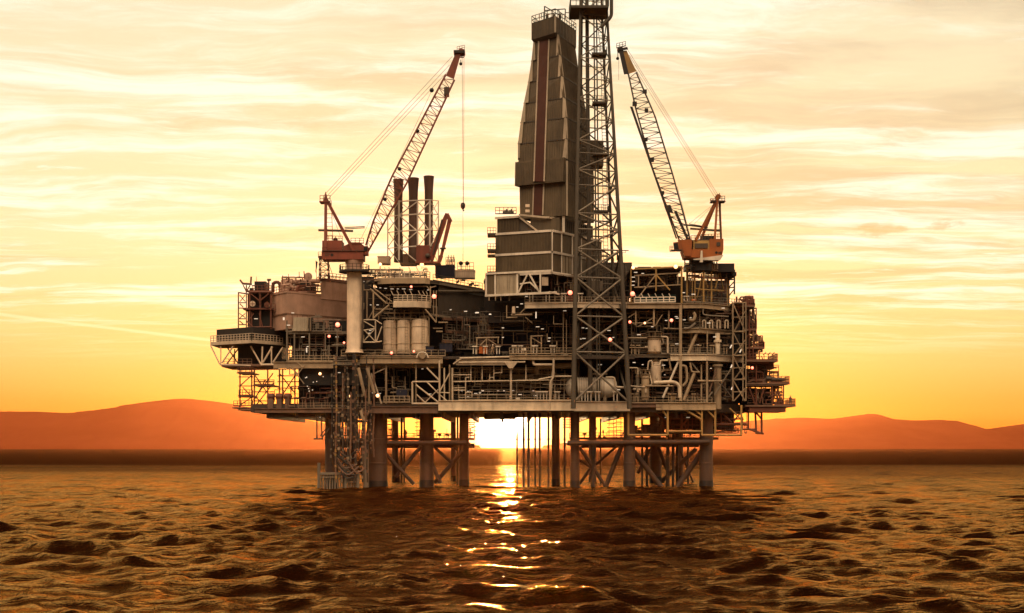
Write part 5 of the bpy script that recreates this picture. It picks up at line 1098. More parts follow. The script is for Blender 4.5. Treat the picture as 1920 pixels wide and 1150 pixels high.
MB().lathe(W(1346, 370, 250), [(.1, -.6), (.5, -.6), (.5, .6), (.1, .6)], 14, 'y').build('mast_head', 'crane_orange', RC); MB().bar(W(1349, 368, 250), W(1349, 362, 250), .1).build('aerial', 'steel_dark', RC)
for x0, x1, s_ in ((1332, 1342, 0), (1348, 1359, 1)):
    o = MB().box(X(x0), X(x1), 249, 251, Z(380), Z(378.5)).build('mast_platform', 'steel_dark', RC); MB().railing([W(x0, 378, 249), W(x1, 378, 249)], 1.0 if s_ else .5, .5, .1).build('railing', 'steel_dark', o)
MB().bar(W(1294, 429, 249.2), W(1350, 433, 249.2), .34).build('boom_stop', 'steel_dark', RC); MB().bar(W(1286, 422, 249.3), W(1327, 427, 249.3), .26).build('boom_stop', 'steel_dark', RC); MB().bar(W(1292, 420, 249.1), W(1322, 425, 249.1), .12).build('catwalk_rail', 'steel_dark', RC)
MB().railing([W(1310, 451, 248.6), W(1352, 450, 248.6)], 1.1, .6, .09).railing([W(1296, 452, 248.8), W(1310, 452, 248.8)], 1, .6, .09).build('railing', 'steel_dark', RC)
MB().cbox(W(1330, 447, 249.5), 2.4, 1, .8).build('roof_cooler', 'black', RC)
Lp = [(1274, 452), (1222, 312), (1191, 200), (1178, 138)]; Rp = [(1300, 465), (1283, 410), (1248, 288), (1193, 138)]
Rp = [(1297, 462), (1281, 400), (1262, 330), (1228, 218), (1193, 136)]
bo, N = boom(RC, Lp, Rp, 250, 2.2, 'steel_dark', 34, None, .15)
m = MB().hexa([W(1176, 140, 249.2), W(1193, 134, 249.2), W(1193, 134, 250.8), W(1176, 140, 250.8)], [W(1162, 96, 249.3), W(1175, 95, 249.3), W(1175, 95, 250.7), W(1162, 96, 250.7)]); m.build('boom_head', 'yellow_tan', RC)
MB().hexa([W(1170, 140, 249), W(1179, 139, 249), W(1179, 139, 249.25), W(1170, 140, 249.25)], [W(1160, 94, 249), W(1168, 94, 249), W(1168, 94, 249.28), W(1160, 94, 249.28)]).build('head_walkway', 'black', RC)
o = MB().hexa([W(1158, 97, 249), W(1178, 93, 249), W(1178, 93, 251), W(1158, 97, 251)], [W(1157, 92, 249), W(1176, 88, 249), W(1176, 88, 251), W(1157, 92, 251)]).build('sheave_block', 'black', RC)
MB().railing([W(1156, 91, 249), W(1173, 87, 249)], .9, .5, .09).build('railing', 'steel_dark', o); MB().lathe(W(1163, 94, 250), [(.1, -.3), (.6, -.3), (.6, .3), (.1, .3)], 14, 'y').build('sheave', 'black', o); MB().bar(W(1158, 96, 249.6), W(1158, 108, 249.6), .1).build('guard', 'black', o); MB().ball(W(1158, 110, 249.6), .3).build('hook_ball', 'black', o)
m = MB(); 
for f0, f1 in ((.02, 1),): m.hexa([W(1267, 448, 248.5), W(1270, 448, 248.5), W(1270, 448, 248.8), W(1267, 448, 248.8)], [W(1181, 200, 248.5), W(1186, 200, 248.5), W(1186, 200, 248.8), W(1181, 200, 248.8)])
m.build('boom_walkway', 'black', bo)
for px, py, s_ in ((1209, 172, .45), (1190, 195, .5), (1212, 207, .4), (1211, 262, .4), (1222, 300, .5), (1242, 362, .4)): MB().cbox(W(px, py, 248.6), s_ * 1.6, .6, s_ * 1.5).build('boom_lamp', 'black', bo)
MB().tube(W(1200, 170, 249), W(1209, 172, 249), .12).build('lamp_arm', 'black', bo)
MB().hexa([W(1249, 397, 248.3), W(1263, 401, 248.3), W(1263, 401, 249.4), W(1249, 397, 249.4)], [W(1245, 386, 248.3), W(1257, 384, 248.3), W(1257, 384, 249.4), W(1245, 386, 249.4)]).build('boom_winch', 'black', bo)
MB().bar(W(1266, 396, 248.6), W(1297, 466, 248.6), .45).build('boom_walkway', 'black', bo)
for a, b in (((1347, 367), (1176, 92)), ((1345, 370), (1180, 104)), ((1342, 373), (1185, 120))): MB().tube(W(*a, 249.4), W(*b, 249.4), .035, n=5).build('pendant_rope', 'cable', RC)
for a, b in (((1342, 380), (1292, 420)), ((1345, 378), (1302, 420)), ((1270, 350), (1296, 450)), ((1160, 100), (1160, 150))): MB().tube(W(*a, 249), W(*b, 249), .028, n=5).build('hoist_rope', 'cable', RC)
# folding crane
KC = thing('folding_crane', 'small dark red folding crane with bent arm beside the exhaust stacks', 'crane', (X(808), 250, Z(493)))
MB().box(X(781), X(806), 249.4, 251.6, Z(492), Z(461)).build('base', 'crane_red', KC); MB().box(X(779), X(826), 248.8, 252, Z(495), Z(492)).build('base_plate', 'crane_red', KC)
def taper(root, p, q, w0, w1, name, mat, d=.5):
    d_ = (q - p).normalized(); n_ = Vector((d_.z, 0, -d_.x)); y = Vector((0, d, 0))
    MB().hexa([p - n_ * w0 / 2 - y, p + n_ * w0 / 2 - y, p + n_ * w0 / 2 + y, p - n_ * w0 / 2 + y], [q - n_ * w1 / 2 - y, q + n_ * w1 / 2 - y, q + n_ * w1 / 2 + y, q - n_ * w1 / 2 + y]).build(name, mat, root)
taper(KC, W(807, 488, 250), W(831, 420, 250), 1.1, .9, 'lower_arm', 'crane_red'); taper(KC, W(831, 420, 250), W(838, 401, 250), .9, .55, 'lower_arm', 'crane_red', .45)
taper(KC, W(838, 402, 250), W(845, 416, 250), .7, .7, 'knuckle', 'crane_red', .55); taper(KC, W(843, 414, 250), W(827, 482, 250), .75, .5, 'upper_arm', 'crane_red', .35); taper(KC, W(827, 480, 250), W(824, 491, 250), .75, .6, 'arm_tip', 'crane_red', .4)
MB().tube(W(812, 478, 249.2), W(829, 412, 249.2), .16).build('hydraulic_ram', 'steel_dark', KC); MB().tube(W(825, 466, 249.4), W(836, 466, 249.4), .18).build('hydraulic_ram', 'steel_dark', KC); MB().ball(W(802, 480, 249.2), .5).build('slew_motor', 'steel_dark', KC)
# exhaust stacks with their lattice frame
SG = 'rusty exhaust stacks in the white frame'
for px, y0, w, Y, lab in ((747, 337, 17, 256, 'rusty exhaust stack behind the crane boom, shortest of the three'), (775, 334.5, 18.5, 255, 'rusty exhaust stack in the middle of the three, the thickest'), (804, 331, 17, 256, 'rusty exhaust stack nearest the folding crane, rising highest')):
    c = W(px, 492, Y); H = W(px, y0, Y).z - c.z; r = S(w, Y) / 2; T = thing('exhaust_stack', lab, 'chimney', c, SG)
    MB().lathe(c, [(r, 0), (r, H * .30), (r * .92, H * .31), (r * .92, H - 3.6), (r * .96, H - 2.4), (r * 1.12, H - .5), (r * 1.17, H - .1), (r * 1.17, H), (r * 1.02, H), (r * .85, H - 1.6), (.02, H - 1.7)], 24).build('flue', 'stack_steel', T)
    m = MB()
    for f in (.31, .66): m.lathe(c + Vector((0, 0, H * f)), [(r * .9, -.12), (r * 1.06, -.1), (r * 1.06, .1), (r * .9, .12)], 24)
    m.build('flange', 'stack_steel', T)
EF = thing('stack_scaffold', 'white crossed lattice frame around the three exhaust stacks', 'scaffold', (X(774), 256, Z(492)))
cols = {727: (403, 495), 748: (376, 488), 783: (376, 472), 806: (376, 462), 822: (378, 495)}
for px, (y0, y1) in cols.items(): bars(FP(252.6 if px in (748, 783, 806) else 256), [(px, y0, px, y1, 3.2 if px in (748, 783, 806) else 2.2)], 2.4, 'column', 'white_paint', EF)
ys = (378, 404, 434, 464)
for y in ys: bars(FP(252.6), [(748, y, 783, y - 2, 2.4), (783, y - 2, 806, y - 3, 2.4)], 1.8, 'beam', 'white_paint', EF); bars(Pl(806, 252.6, 822, 257), [(806, y - 3, 822, y - 1, 1.6)], 1.6, 'beam', 'white_paint', EF)
for y in ys[1:]: bars(Pl(748, 252.6, 727, 257), [(748, y, 727, y + 2, 1.6)], 1.6, 'beam', 'white_paint', EF)
for k, (a, b) in enumerate(zip(ys, ys[1:] + (492,))):
    for x0, x1 in ((748, 783), (783, 806)):
        bars(FP(252.6), [(x0, b, x1, a, 2.2)] if k % 2 == 0 else [(x0, a, x1, b, 2.2)], 1.7, 'brace', 'white_paint', EF)
        mxx = (x0 + x1) / 2; bars(FP(258.5), [(x0, a, x1, b, 1.4), (x1, a, x0, b, 1.4)], 1.4, 'brace', 'white_paint', EF)
    bars(Pl(806, 252.6, 822, 257), [(806, a, 822, b, 1.3), (822, a, 806, b, 1.3)], 1.4, 'brace', 'white_paint', EF)
    if k: bars(Pl(748, 252.6, 727, 257), [(748, a, 727, b, 1.5), (727, a, 748, b, 1.5)], 1.5, 'brace', 'white_paint', EF)
    else: bars(Pl(748, 252.6, 727, 257), [(748, a, 732, b, 1.5)], 1.5, 'brace', 'white_paint', EF)
for px in (748, 783, 806, 822): MB().bar(W(px, 376, 258.5), W(px, 490, 258.5), .17).build('column', 'white_paint', EF)
# ---------------------------------------------------------------- right process module
RM = thing('process_module', 'many storeyed open process module crowded with pipes at the right under the orange crane', 'module', (X(1290), 262, Z(752)))
def rect(root, x0, x1, y0, y1, Y, mat, name, d=.4): return MB().box(X(x0, Y), X(x1, Y), Y, Y + d, Z(y1), Z(y0)).build(name, mat, root)
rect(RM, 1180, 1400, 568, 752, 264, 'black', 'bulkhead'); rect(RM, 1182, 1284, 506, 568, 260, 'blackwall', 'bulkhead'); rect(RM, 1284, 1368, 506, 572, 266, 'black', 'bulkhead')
rect(RM, 1190, 1268, 545, 560, 256, 'teal', 'side_panel'); rect(RM, 1250, 1275, 610, 660, 258, 'navy', 'side_panel')
def floor(pts, zt, zb, mat, pm='steel_dark', name='edge_girder'):
    w = [(X(px, Y), Y) for px, Y in pts]
    MB().prism(w + [(w[-1][0], 272), (w[0][0], 272)], zb + .25, zt).build('floor_plate', pm, RM)
    for p, q in zip(w, w[1:]):
        d = (Vector((*q, 0)) - Vector((*p, 0))).normalized(); n = Vector((d.y, -d.x, 0)); m = MB()
        for z0, z1, k in ((zb, zb + .1, .3), (zb + .1, zt - .12, .1), (zt - .12, zt + .02, .34)): m.prism([(p[0] + n.x * k, p[1] + n.y * k), (q[0] + n.x * k, q[1] + n.y * k), (q[0] - n.x * .05, q[1] - n.y * .05), (p[0] - n.x * .05, p[1] - n.y * .05)], z0, z1)
        m.build(name, mat, RM)
floor([(1176, 250), (1279, 250), (1281, 249.6), (1314, 249.4), (1382, 256)], Z(569), Z(579), 'steel')
floor([(1278, 250.2), (1312, 249.4), (1370, 255)], Z(616), Z(625), 'steel')
floor([(1180, 250.6), (1258, 250.6)], Z(665), Z(670), 'steel_grey'); floor([(1257, 249.8), (1324, 249.3), (1394, 255)], Z(665), Z(677), 'steel_pale')
# roof
MB().prism([(X(1184), 250.4), (X(1281), 250.4), (X(1281), 266), (X(1184), 266)], Z(504), Z(501)).build('roof', 'steel_dark', RM)
for x0, x1 in ((1197, 1222), (1226, 1240), (1247, 1266)): MB().box(X(x0), X(x1), 251, 258, Z(501) + .004, Z(499)).build('roof_panel', 'steel_dark', RM)
T1 = [(1186, 505, 1279, 500.5, 2.6), (1189, 517, 1276, 512, 2), (1189, 539, 1276, 534, 2), (1230, 505, 1230, 546, 2.6), (1229, 516, 1197, 558, 2), (1231, 516, 1256, 544, 2.2), (1278, 500, 1278, 570, 3), (1197, 517, 1197, 538, 1.8), (1271, 513, 1271, 534, 1.8), (1183, 504, 1183, 568, 2.4)]
for sg in T1: bars(FP(250.4), [sg], 2, 'truss_member', 'yellow_tan' if sg[4] > 2.1 else 'steel', RM, tube=False)
rp = Pl(1319, 250, 1364, 256.5); lp_ = Pl(1287, 252, 1319, 250)
for sg in ((1287, 503, 1319, 504, 2.6), (1290, 517, 1317, 520, 3), (1304, 541, 1319, 543, 2), (1288, 504, 1288, 567, 3), (1298, 506, 1298, 566, 1.6), (1303, 506, 1303, 566, 2), (1315, 524, 1307, 559, 1.8)): bars(lp_, [sg], 2, 'truss_member', 'yellow_tan' if sg[1] != 517 else 'rust_red', RM, tube=False)
for sg in ((1319, 504, 1364, 512, 2.6), (1317, 520, 1364, 523, 3), (1319, 543, 1364, 545, 2), (1319, 504, 1319, 567, 3), (1334, 506, 1334, 569, 2.6), (1348, 512, 1341, 541, 2), (1350, 512, 1356, 542, 2), (1364, 510, 1364, 573, 3), (1322, 526, 1327, 540, 1.6)): bars(rp, [sg], 2, 'truss_member', 'yellow_tan' if sg[1] not in (520,) else 'rust_red', RM, tube=False)
for sg in ((1366, 505, 1366, 572, 2), (1377, 506, 1377, 552, 2.6), (1366, 525, 1377, 524, 2), (1366, 540, 1377, 539, 2), (1366, 540, 1377, 528, 2), (1366, 556, 1377, 542, 2), (1366, 512, 1377, 514, 2)): bars(FP(257), [sg], 2, 'truss_member', 'steel_dark', RM, tube=False)
pipes(RM, (1192, 1274, 508, 540, 251), 16, 101, ('steel_grey', 'steel_dark', 'brown_steel'), (.07, .16), (1, 8)); pipes(RM, (1290, 1362, 510, 565, 253), 24, 102, ('yellow_tan', 'brown_steel', 'rust_red', 'steel_grey'), (.06, .14), (1, 8))
clutter(RM, 1290, 1362, 566, 252.5, 9, 103, ('brown_steel', 'rust_red', 'steel_grey'), (6, 18)); MB().lathe((X(1246), 254, Z(540)), [(1.1, 0), (1.1, 3.6)], 14).build('duct', 'steel_dark', RM)
# top boxes under the crane
for x0, x1, y0, y1, Y, mt in ((1330, 1377, 490, 506, 253, 'black'), (1286, 1310, 490, 500, 254, 'blackwall'), (1345, 1377, 505, 513, 255, 'blackwall'), (1372, 1381, 505, 512, 254, 'black')): rect(RM, x0, x1, y0, y1, Y, mt, 'roof_cabin', 4)
for sg in ((1284, 486, 1284, 502, 2), (1322, 489, 1322, 502, 2), (1284, 487, 1324, 489, 2), (1284, 494, 1324, 495, 1.6), (1296, 487, 1296, 502, 1.6), (1310, 488, 1310, 502, 1.6), (1284, 500, 1324, 501, 2)): bars(FP(249.6), [sg], 2, 'crane_plinth', 'steel_dark', RM, tube=False)
MB().railing([W(1324, 505, 250), W(1364, 512, 255.5)], 1.2, .9, .1).build('railing', 'brown_steel', RM)
for px in (1334, 1339, 1344): MB().lathe(W(px, 505, 251), [(.25, 0), (.25, .9), (.12, 1.0), (.12, 1.4)], 10).build('vent_pipe', 'steel', RM)
# columns and struts of the lower storeys
for px, y0, y1, Y, w in ((1276, 572, 752, 249.6, 5), (1315, 683, 754, 250, 2.6), (1325.5, 677, 754, 249.4, 3.4), (1297, 625, 664, 251, 4), (1312, 580, 616, 251, 2), (1326, 622, 664, 250.4, 2.4), (1254, 582, 616, 250.4, 2.4), (1192, 582, 610, 250.4, 2.4), (1226, 576, 612, 250.2, 3)): column(RM, px, y0, y1, Y, w, 'steel')
for sg, mt in (((1272, 678, 1243, 746, 4.4), 'white_paint'), ((1302, 700, 1282, 751, 6.5), 'steel'), ((1308, 622, 1290, 664, 6), 'steel'), ((1296, 680, 1312, 700, 3), 'steel_grey'), ((1344, 690, 1330, 735, 3), 'brown_steel'), ((1336, 735, 1320, 755, 3), 'steel_grey'), ((1345, 712, 1372, 745, 2.4), 'steel_dark'), ((1372, 690, 1340, 740, 2.4), 'steel_grey'), ((1254, 672, 1258, 694, 3), 'steel'), ((1252, 672, 1257, 682, 2), 'steel')): bars(FP(249.8), [sg], 3, 'strut', mt, RM)
for sg in ((1178, 606, 1224, 606, 2), (1178, 596, 1194, 586, 2), (1180, 600, 1194, 613, 2), (1196, 613, 1226, 596, 2.2), (1228, 612, 1242, 590, 1.8), (1244, 616, 1276, 617, 2.4), (1180, 652, 1214, 652, 1.8), (1240, 694, 1270, 695, 2), (1176, 634, 1216, 634, 3.4)): bars(FP(250.6), [sg], 2, 'truss_member', 'steel', RM)
for pts, r, mt in (([(1226, 718), (1262, 716), (1274, 722), (1275, 746)], .34, 'steel_pale'), ([(1274, 686), (1286, 686), (1288, 700), (1288, 716), (1280, 724)], .24, 'steel'), ([(1308, 714.5), (1354, 715)], .2, 'steel'), ([(1240, 632), (1252, 632), (1252, 662)], .16, 'steel_pale'), ([(1294, 680), (1297, 698), (1312, 698)], .16, 'steel'), ([(1226, 684), (1238, 684), (1238, 676), (1252, 676)], .16, 'steel_pale'), ([(1214, 694), (1216, 678), (1222, 676), (1224, 690)], .14, 'steel_pale'), ([(1292, 600), (1300, 602), (1304, 592), (1300, 586)], .3, 'steel'), ([(1282, 616), (1294, 616), (1304, 606)], .26, 'steel_grey'), ([(1318, 578), (1318, 590), (1330, 592), (1366, 594)], .14, 'steel_grey'), ([(1180, 690), (1196, 690), (1196, 702)], .12, 'steel_pale'), ([(1182, 724), (1210, 726)], .12, 'steel_pale'), ([(1210, 724), (1262, 724)], .14, 'steel')):
    MB().pipe([W(*p, 249.6) for p in pts], r, 10).build('pipe', mt, RM)
MB().lathe((X(1347), 251, Z(772)), [(.02, 0), (.72, .5), (.72, Z(687) - Z(772)), (1.0, Z(687) - Z(772)), (1.0, Z(683) - Z(772))], 16).build('drain_caisson', 'steel', RM)
MB().lathe((X(1347), 251, Z(664)), [(.5, 0), (.5, 2.2), (.75, 2.25), (.75, 2.7), (.45, 2.75), (.45, 4)], 14).build('valve', 'steel_pale', RM)
for i, px in enumerate((1320, 1333, 1347, 1362)):
    m = MB(); m.pipe([W(px - 2.5, 616, 250.6), W(px - 2.5, 601, 250.6), W(px + 3, 601, 250.6), W(px + 3, 616, 250.6)], .13); m.build('pipe_loop', 'steel_pale', RM)
tray_stands(RM, (1295, 1302, 1310, 1335, 1360), 664, 250.4, 15, 9, 'steel'); tray_stands(RM, (1187, 1195, 1262, 1270), 664, 250.8, 15, 10, 'steel'); tray_stands(RM, (1286,), 566, 251, 9, 11, 'steel_pale')
pipes(RM, (1284, 1372, 582, 612, 251), 22, 104, ('steel', 'steel_grey', 'brown_steel'), (.06, .13), (.5, 8)); pipes(RM, (1184, 1372, 626, 662, 251), 34, 105, ('steel', 'steel_grey', 'brown_steel'), (.06, .14), (1, 9)); pipes(RM, (1184, 1274, 584, 664, 252), 22, 106, ('steel', 'steel_grey'), (.06, .14), (1, 9)); pipes(RM, (1284, 1376, 680, 750, 251), 34, 107, ('steel', 'steel_grey', 'brown_steel', 'steel_dark'), (.07, .16), (1, 9))
clutter(RM, 1284, 1370, 614, 251, 7, 108, h=(6, 14)); clutter(RM, 1290, 1372, 663, 250.8, 9, 109, ('steel', 'steel_grey', 'brown_steel'), (6, 18)); clutter(RM, 1184, 1272, 663, 251, 7, 110, ('steel_grey', 'steel_dark'), (8, 20)); clutter(RM, 1278, 1376, 751, 251, 9, 111, ('steel_grey', 'brown_steel', 'steel_dark'), (8, 22))
m = MB(); m.railing([W(1281, 566, 249.8), W(1316, 567, 249.6), W(1380, 572, 256)], 1.1, 1.3, .08); m.build('railing', 'steel_grey', RM); m = MB().railing([W(1282, 616, 250.2), W(1312, 615, 249.6), W(1368, 621, 255)], 1.1, 1.3, .08); m.build('railing', 'steel_grey', RM); m = MB().railing([W(1240, 664, 250), W(1324, 663, 249.5), W(1392, 667, 255)], 1.1, 1.3, .08); m.build('railing', 'steel_grey', RM)
m = MB().railing([W(1190, 568, 249.8), W(1266, 567, 249.8)], 1.0, 1.05, .17, (1, .5)); 
for k in range(6): c = W(1193 + k * 13, 558, 249.8); m.bar(c, c + Vector((-.4, 0, .75)), .12)
m.build('lamp_railing', 'white_paint', RM)
strip_lights(RM, [(px, py, 250.4) for px, py in ((1268, 594), (1270, 597), (1283, 600), (1295, 596), (1302, 592), (1249, 601), (1198, 628), (1223, 613), (1189, 680), (1182, 690), (1205, 684), (1333, 691), (1244, 685), (1269, 645), (1308, 647), (1340, 632), (1356, 578), (1329, 606), (1300, 552), (1282, 549), (1187, 520), (1187, 528), (1187, 535), (1192, 511), (1205, 513))])
for px, py in ((1369, 653), (1387, 661), (1370, 690), (1371, 731)): MB().bar(W(px, py, 250), W(px + 3, py - 6, 250), .2).build('strip_light', 'tube_light', RM)
for px, py, mt, r in ((1187, 502, 'lamp_warm', .3), (1267, 500, 'lamp_warm', .38), (1186, 551, 'lamp_red', .42), (1181, 604, 'lamp_red', .26), (1259, 601, 'lamp_red', .3), (1209, 606, 'lamp_warm', .2)): flood_lamp(RM, px, py, 249, mt, r, .7)
# stair tower
ST = thing('stair_tower', 'narrow pale stair tower of crossed bars at the right edge of the process module', 'stair tower', W(1386, 752, 250))
for px, w in ((1374, 2.4), (1393, 1.6), (1398.5, 2)):
    for Y in (250, 255): bars(FP(Y), [(px, 567, px, 752, w)], 2, 'column', 'steel' if Y == 250 else 'steel_dark', ST, tube=False)
for y in (568, 595, 622, 645, 667, 690, 712, 735): bars(FP(250), [(1373, y, 1399, y - 1, 2.2 if y in (622, 667, 712) else 1.2)], 2, 'landing_beam', 'steel', ST, tube=False); MB().box(X(1375), X(1398), 250.3, 254.8, Z(y) - .1, Z(y) + .02).build('landing', 'steel_dark', ST)
for a, b in ((568, 622), (622, 667), (667, 712), (712, 752)): bars(FP(249.9), [(1374, a, 1397, b, 1.7), (1397, a + 16, 1376, b, 1.5)], 1.6, 'brace', 'steel', ST, tube=False); bars(FP(252.5), [(1376, b, 1396, (a + b) / 2, 2.2)], 2, 'stair_flight', 'brown_steel', ST, tube=False)
# stepped balconies on the far right
SB = thing('balcony_stack', 'dark rusty balconies stepping outwards down the far right edge', 'balcony', W(1430, 772, 254))
def step_(x0, x1, y, Yf=252.5, Yb=262, mat='brown_steel', rail=True, x2=None, h=1.2):
    MB().box(X(x0, 254), X(x1, 254), Yf, Yb, Z(y + 3, 253), Z(y, 253)).build('floor', mat, SB)
    if rail:
        b_ = X(x1, 254) - .1; a_ = X(x2 or x0, 254); z = Z(y, 253)
        MB().railing([(a_, Yf + .1, z), (b_, Yf + .1, z), (b_, Yb - .5, z)], h, .8, .11).build('railing', 'rust_red', SB)
step_(1374, 1412, 574, 252); step_(1398, 1417, 617, 253, x2=1404); step_(1398, 1431, 651, 253, x2=1412); step_(1396, 1455, 676, 252); step_(1398, 1478, 718, 252.5, x2=1440); step_(1394, 1488, 760, 252, x2=1450)
MB().box(X(1402, 254), X(1470, 254), 252.3, 260, Z(772), Z(763)).build('edge_girder', 'rust_red', SB); MB().box(X(1404), X(1454), 252.4, 260, Z(680), Z(678.2)).build('edge_girder', 'rust_red', SB); MB().box(X(1404), X(1474), 252.6, 260, Z(722), Z(720.6)).build('edge_girder', 'brown_steel', SB)
for x0, x1, y0, y1, Y, mt in ((1398, 1445, 690, 718, 257, 'black'), (1412, 1452, 680, 692, 254.5, 'rust_red'), (1398, 1425, 726, 760, 258, 'blackwall'), (1398, 1410, 578, 650, 257, 'blackwall'), (1376, 1398, 576, 600, 258, 'black'), (1428, 1450, 728, 758, 257, 'black'), (1400, 1424, 655, 676, 257, 'black'), (1380, 1400, 576, 582, 252.4, 'rust_red')): MB().box(X(x0, 254), X(x1, 254), Y, Y + 3, Z(y1, 254), Z(y0, 254)).build('cabin', mt, SB)
for sg in ((1418, 728, 1418, 760, 4), (1404, 726, 1416, 760, 3), (1433, 728, 1424, 756, 3), (1457, 728, 1466, 758, 3), (1469, 722, 1469, 760, 2.6), (1448, 722, 1448, 758, 2.4), (1418, 684, 1418, 716, 3), (1405, 576, 1405, 676, 2.4), (1412, 620, 1412, 676, 2), (1424, 652, 1424, 676, 2), (1386, 576, 1386, 612, 3), (1376, 600, 1400, 578, 2.4), (1440, 745, 1466, 735, 2), (1395, 640, 1410, 618, 2), (1455, 742, 1470, 742, 1.6), (1436, 736, 1470, 736, 1.6)): bars(FP(253), [sg], 2.5, 'post', 'rust_red', SB)
pipes(SB, (1380, 1412, 556, 573, 253.5), 10, 121, ('rust_red', 'brown_steel'), (.08, .16), (0, 3)); pipes(SB, (1398, 1418, 578, 648, 253.5), 20, 122, ('rust_red', 'brown_steel', 'steel_dark'), (.08, .16), (0, 3)); pipes(SB, (1402, 1430, 630, 674, 253.5), 14, 123, ('rust_red', 'brown_steel', 'steel_dark'), (.08, .16), (0, 3)); pipes(SB, (1402, 1460, 685, 716, 253.5), 14, 124, ('rust_red', 'brown_steel', 'steel_dark'), (.07, .14), (0, 3)); pipes(SB, (1402, 1466, 724, 758, 253.5), 20, 125, ('rust_red', 'brown_steel', 'steel_dark'), (.07, .14), (0, 3))
clutter(SB, 1380, 1412, 573, 252, 5, 126, ('brown_steel', 'steel_dark', 'rust_red'), (6, 12)); clutter(SB, 1404, 1430, 650, 251, 3, 127, ('brown_steel', 'steel_dark'), (6, 12)); clutter(SB, 1404, 1470, 717, 250, 6, 128, ('brown_steel', 'steel_dark', 'black'), (5, 12)); clutter(SB, 1404, 1466, 759, 250.5, 7, 129, ('brown_steel', 'steel_dark', 'black'), (6, 16))
MB().pipe([W(1400, 572, 253), W(1400, 558, 253), W(1409, 558, 253), W(1409, 570, 253)], .38, 10, 1.1).build('pipe', 'rust_red', SB); MB().pipe([W(1412, 640, 253), W(1413, 628, 253), W(1420, 628, 253), W(1421, 640, 253)], .22, 9, .8).build('pipe', 'brown_steel', SB)
MB().bar(W(1411, 572, 253), W(1414, 590, 253), .3).build('post', 'steel_dark', SB); MB().cbox(W(1412, 571, 252.6), .7, .5, .4).build('cabin', 'black', SB)
m = MB()
for k in range(3): c = W(1431 + k * 8, 666, 252.4); m.bar(c, c + Vector((.55, 0, .5)), .16)
m.build('lamp_arm', 'brown_steel', SB); flood_lamp(SB, 1410.5, 690, 252, 'lamp_red', .26, .4)
m = MB()
for k in range(3): c = W(1441 + k * 10, 712 - (k == 0) * 2, 252.8); m.lathe(c, [(.1, -.5), (.42, -.45), (.42, .45), (.1, .5)], 12, 'x')
m.build('drum_rack', 'steel_dark', SB)
# ---------------------------------------------------------------- vessels and loose equipment
def vessel(px, y0, y1, w, Y, lab, mat='cream', bands=(.12, .86), neck=True, name='process_vessel'):
    T = thing(name, lab, 'vessel', W(px, y1, Y)); c = W(px, y1, Y); H = W(px, y0, Y).z - c.z; r = S(w, Y) / 2
    MB().lathe(c, [(r * .8, 0), (r, .3), (r, H - .4), (r * .85, H - .15), (r * .4, H), (.02, H + .02)], 24).build('shell', mat, T)
    for f in bands: MB().lathe(c + Vector((0, 0, H * f)), [(r, -.1), (r + .12, -.09), (r + .12, .09), (r, .1)], 24).build('flange', 'steel', T)
    m = MB()
    m.tube(c + Vector((0, 0, H - .1)), c + Vector((0, 0, H + .8)), r * .3); m.pipe([c + Vector((0, 0, H + .6)), c + Vector((r * .9, -.2, H + .6)), c + Vector((r + .5, -.2, H * .6)), c + Vector((r, 0, H * .55))], .12)
    m.build('overhead_pipe', 'steel_pale', T); MB().cbox(c + Vector((0, -r - .1, H * .35)), .35, .25, .7).build('gauge_box', 'steel_pale', T); MB().tube(c + Vector((-r, 0, H * .4)), c + Vector((-r - .5, 0, H * .4)), .2).build('nozzle', 'steel_pale', T)
    m = MB()
    for a in np.linspace(0, 2 * math.pi, 9)[:-1]: m.bar(c + Vector((math.cos(a) * r * 1.25, math.sin(a) * r * 1.25, H)), c + Vector((math.cos(a) * r * 1.25, math.sin(a) * r * 1.25, H + .9)), .07)
    m.lathe(c + Vector((0, 0, H + .85)), [(r * 1.22, -.04), (r * 1.3, -.04), (r * 1.3, .04), (r * 1.22, .04), (r * 1.22, -.04)], 20); m.lathe(c + Vector((0, 0, H - .02)), [(r * .9, -.05), (r * 1.3, -.05), (r * 1.3, .05), (r * .9, .05)], 20); m.build('top_rail', 'steel', T); return T
vessel(1227, 632, 664, 25, 251, 'widest cream vertical vessel on the upper storey of the right module')
vessel(1230, 676, 724, 20, 252, 'tall cream vertical vessel on the lowest storey behind the slimmer one')
vessel(1210, 702, 750, 15, 250.4, 'slim grey vertical vessel standing in front at the foot of the wider one', 'steel')
vessel(1196, 700, 750, 8, 252, 'very thin grey vertical vessel at the left of the vessel group', 'steel_grey')
HT = thing('separator_tank', 'large pale horizontal tank with ribbed middle behind the tower legs', 'tank', W(1115, 750, 253))
c = W(1060, 727, 254); L = X(1158, 254) - X(1060, 254)
MB().lathe(c, [(.1, 0), (1.1, .25), (1.75, .9), (1.95, 1.6), (1.95, L - 1.9), (1.75, L - .9), (1.1, L - .2), (.1, L)], 28, 'x').build('shell', 'white_paint', HT)
m = MB()
for k in range(13): m.lathe(c + Vector((2.2 + k * .42, 0, 0)), [(1.95, -.07), (2.05, -.06), (2.05, .06), (1.95, .07)], 28, 'x')
m.build('rib', 'steel_pale', HT)
for f in (.25, .75): MB().box(c.x + L * f - .3, c.x + L * f + .3, 253, 255, Z(752, 254), c.z - 1.5).build('saddle', 'steel', HT)
MB().pipe([c + Vector((L * .5, -.2, 1.8)), c + Vector((L * .5, -.2, 2.6)), c + Vector((L * .8, -.2, 2.6))], .2).build('nozzle', 'steel_pale', HT)
BX = thing('tarpaulin_crate', 'bright orange covered crate pair on the middle deck under the small frame', 'crate', W(905, 664, 251.6))
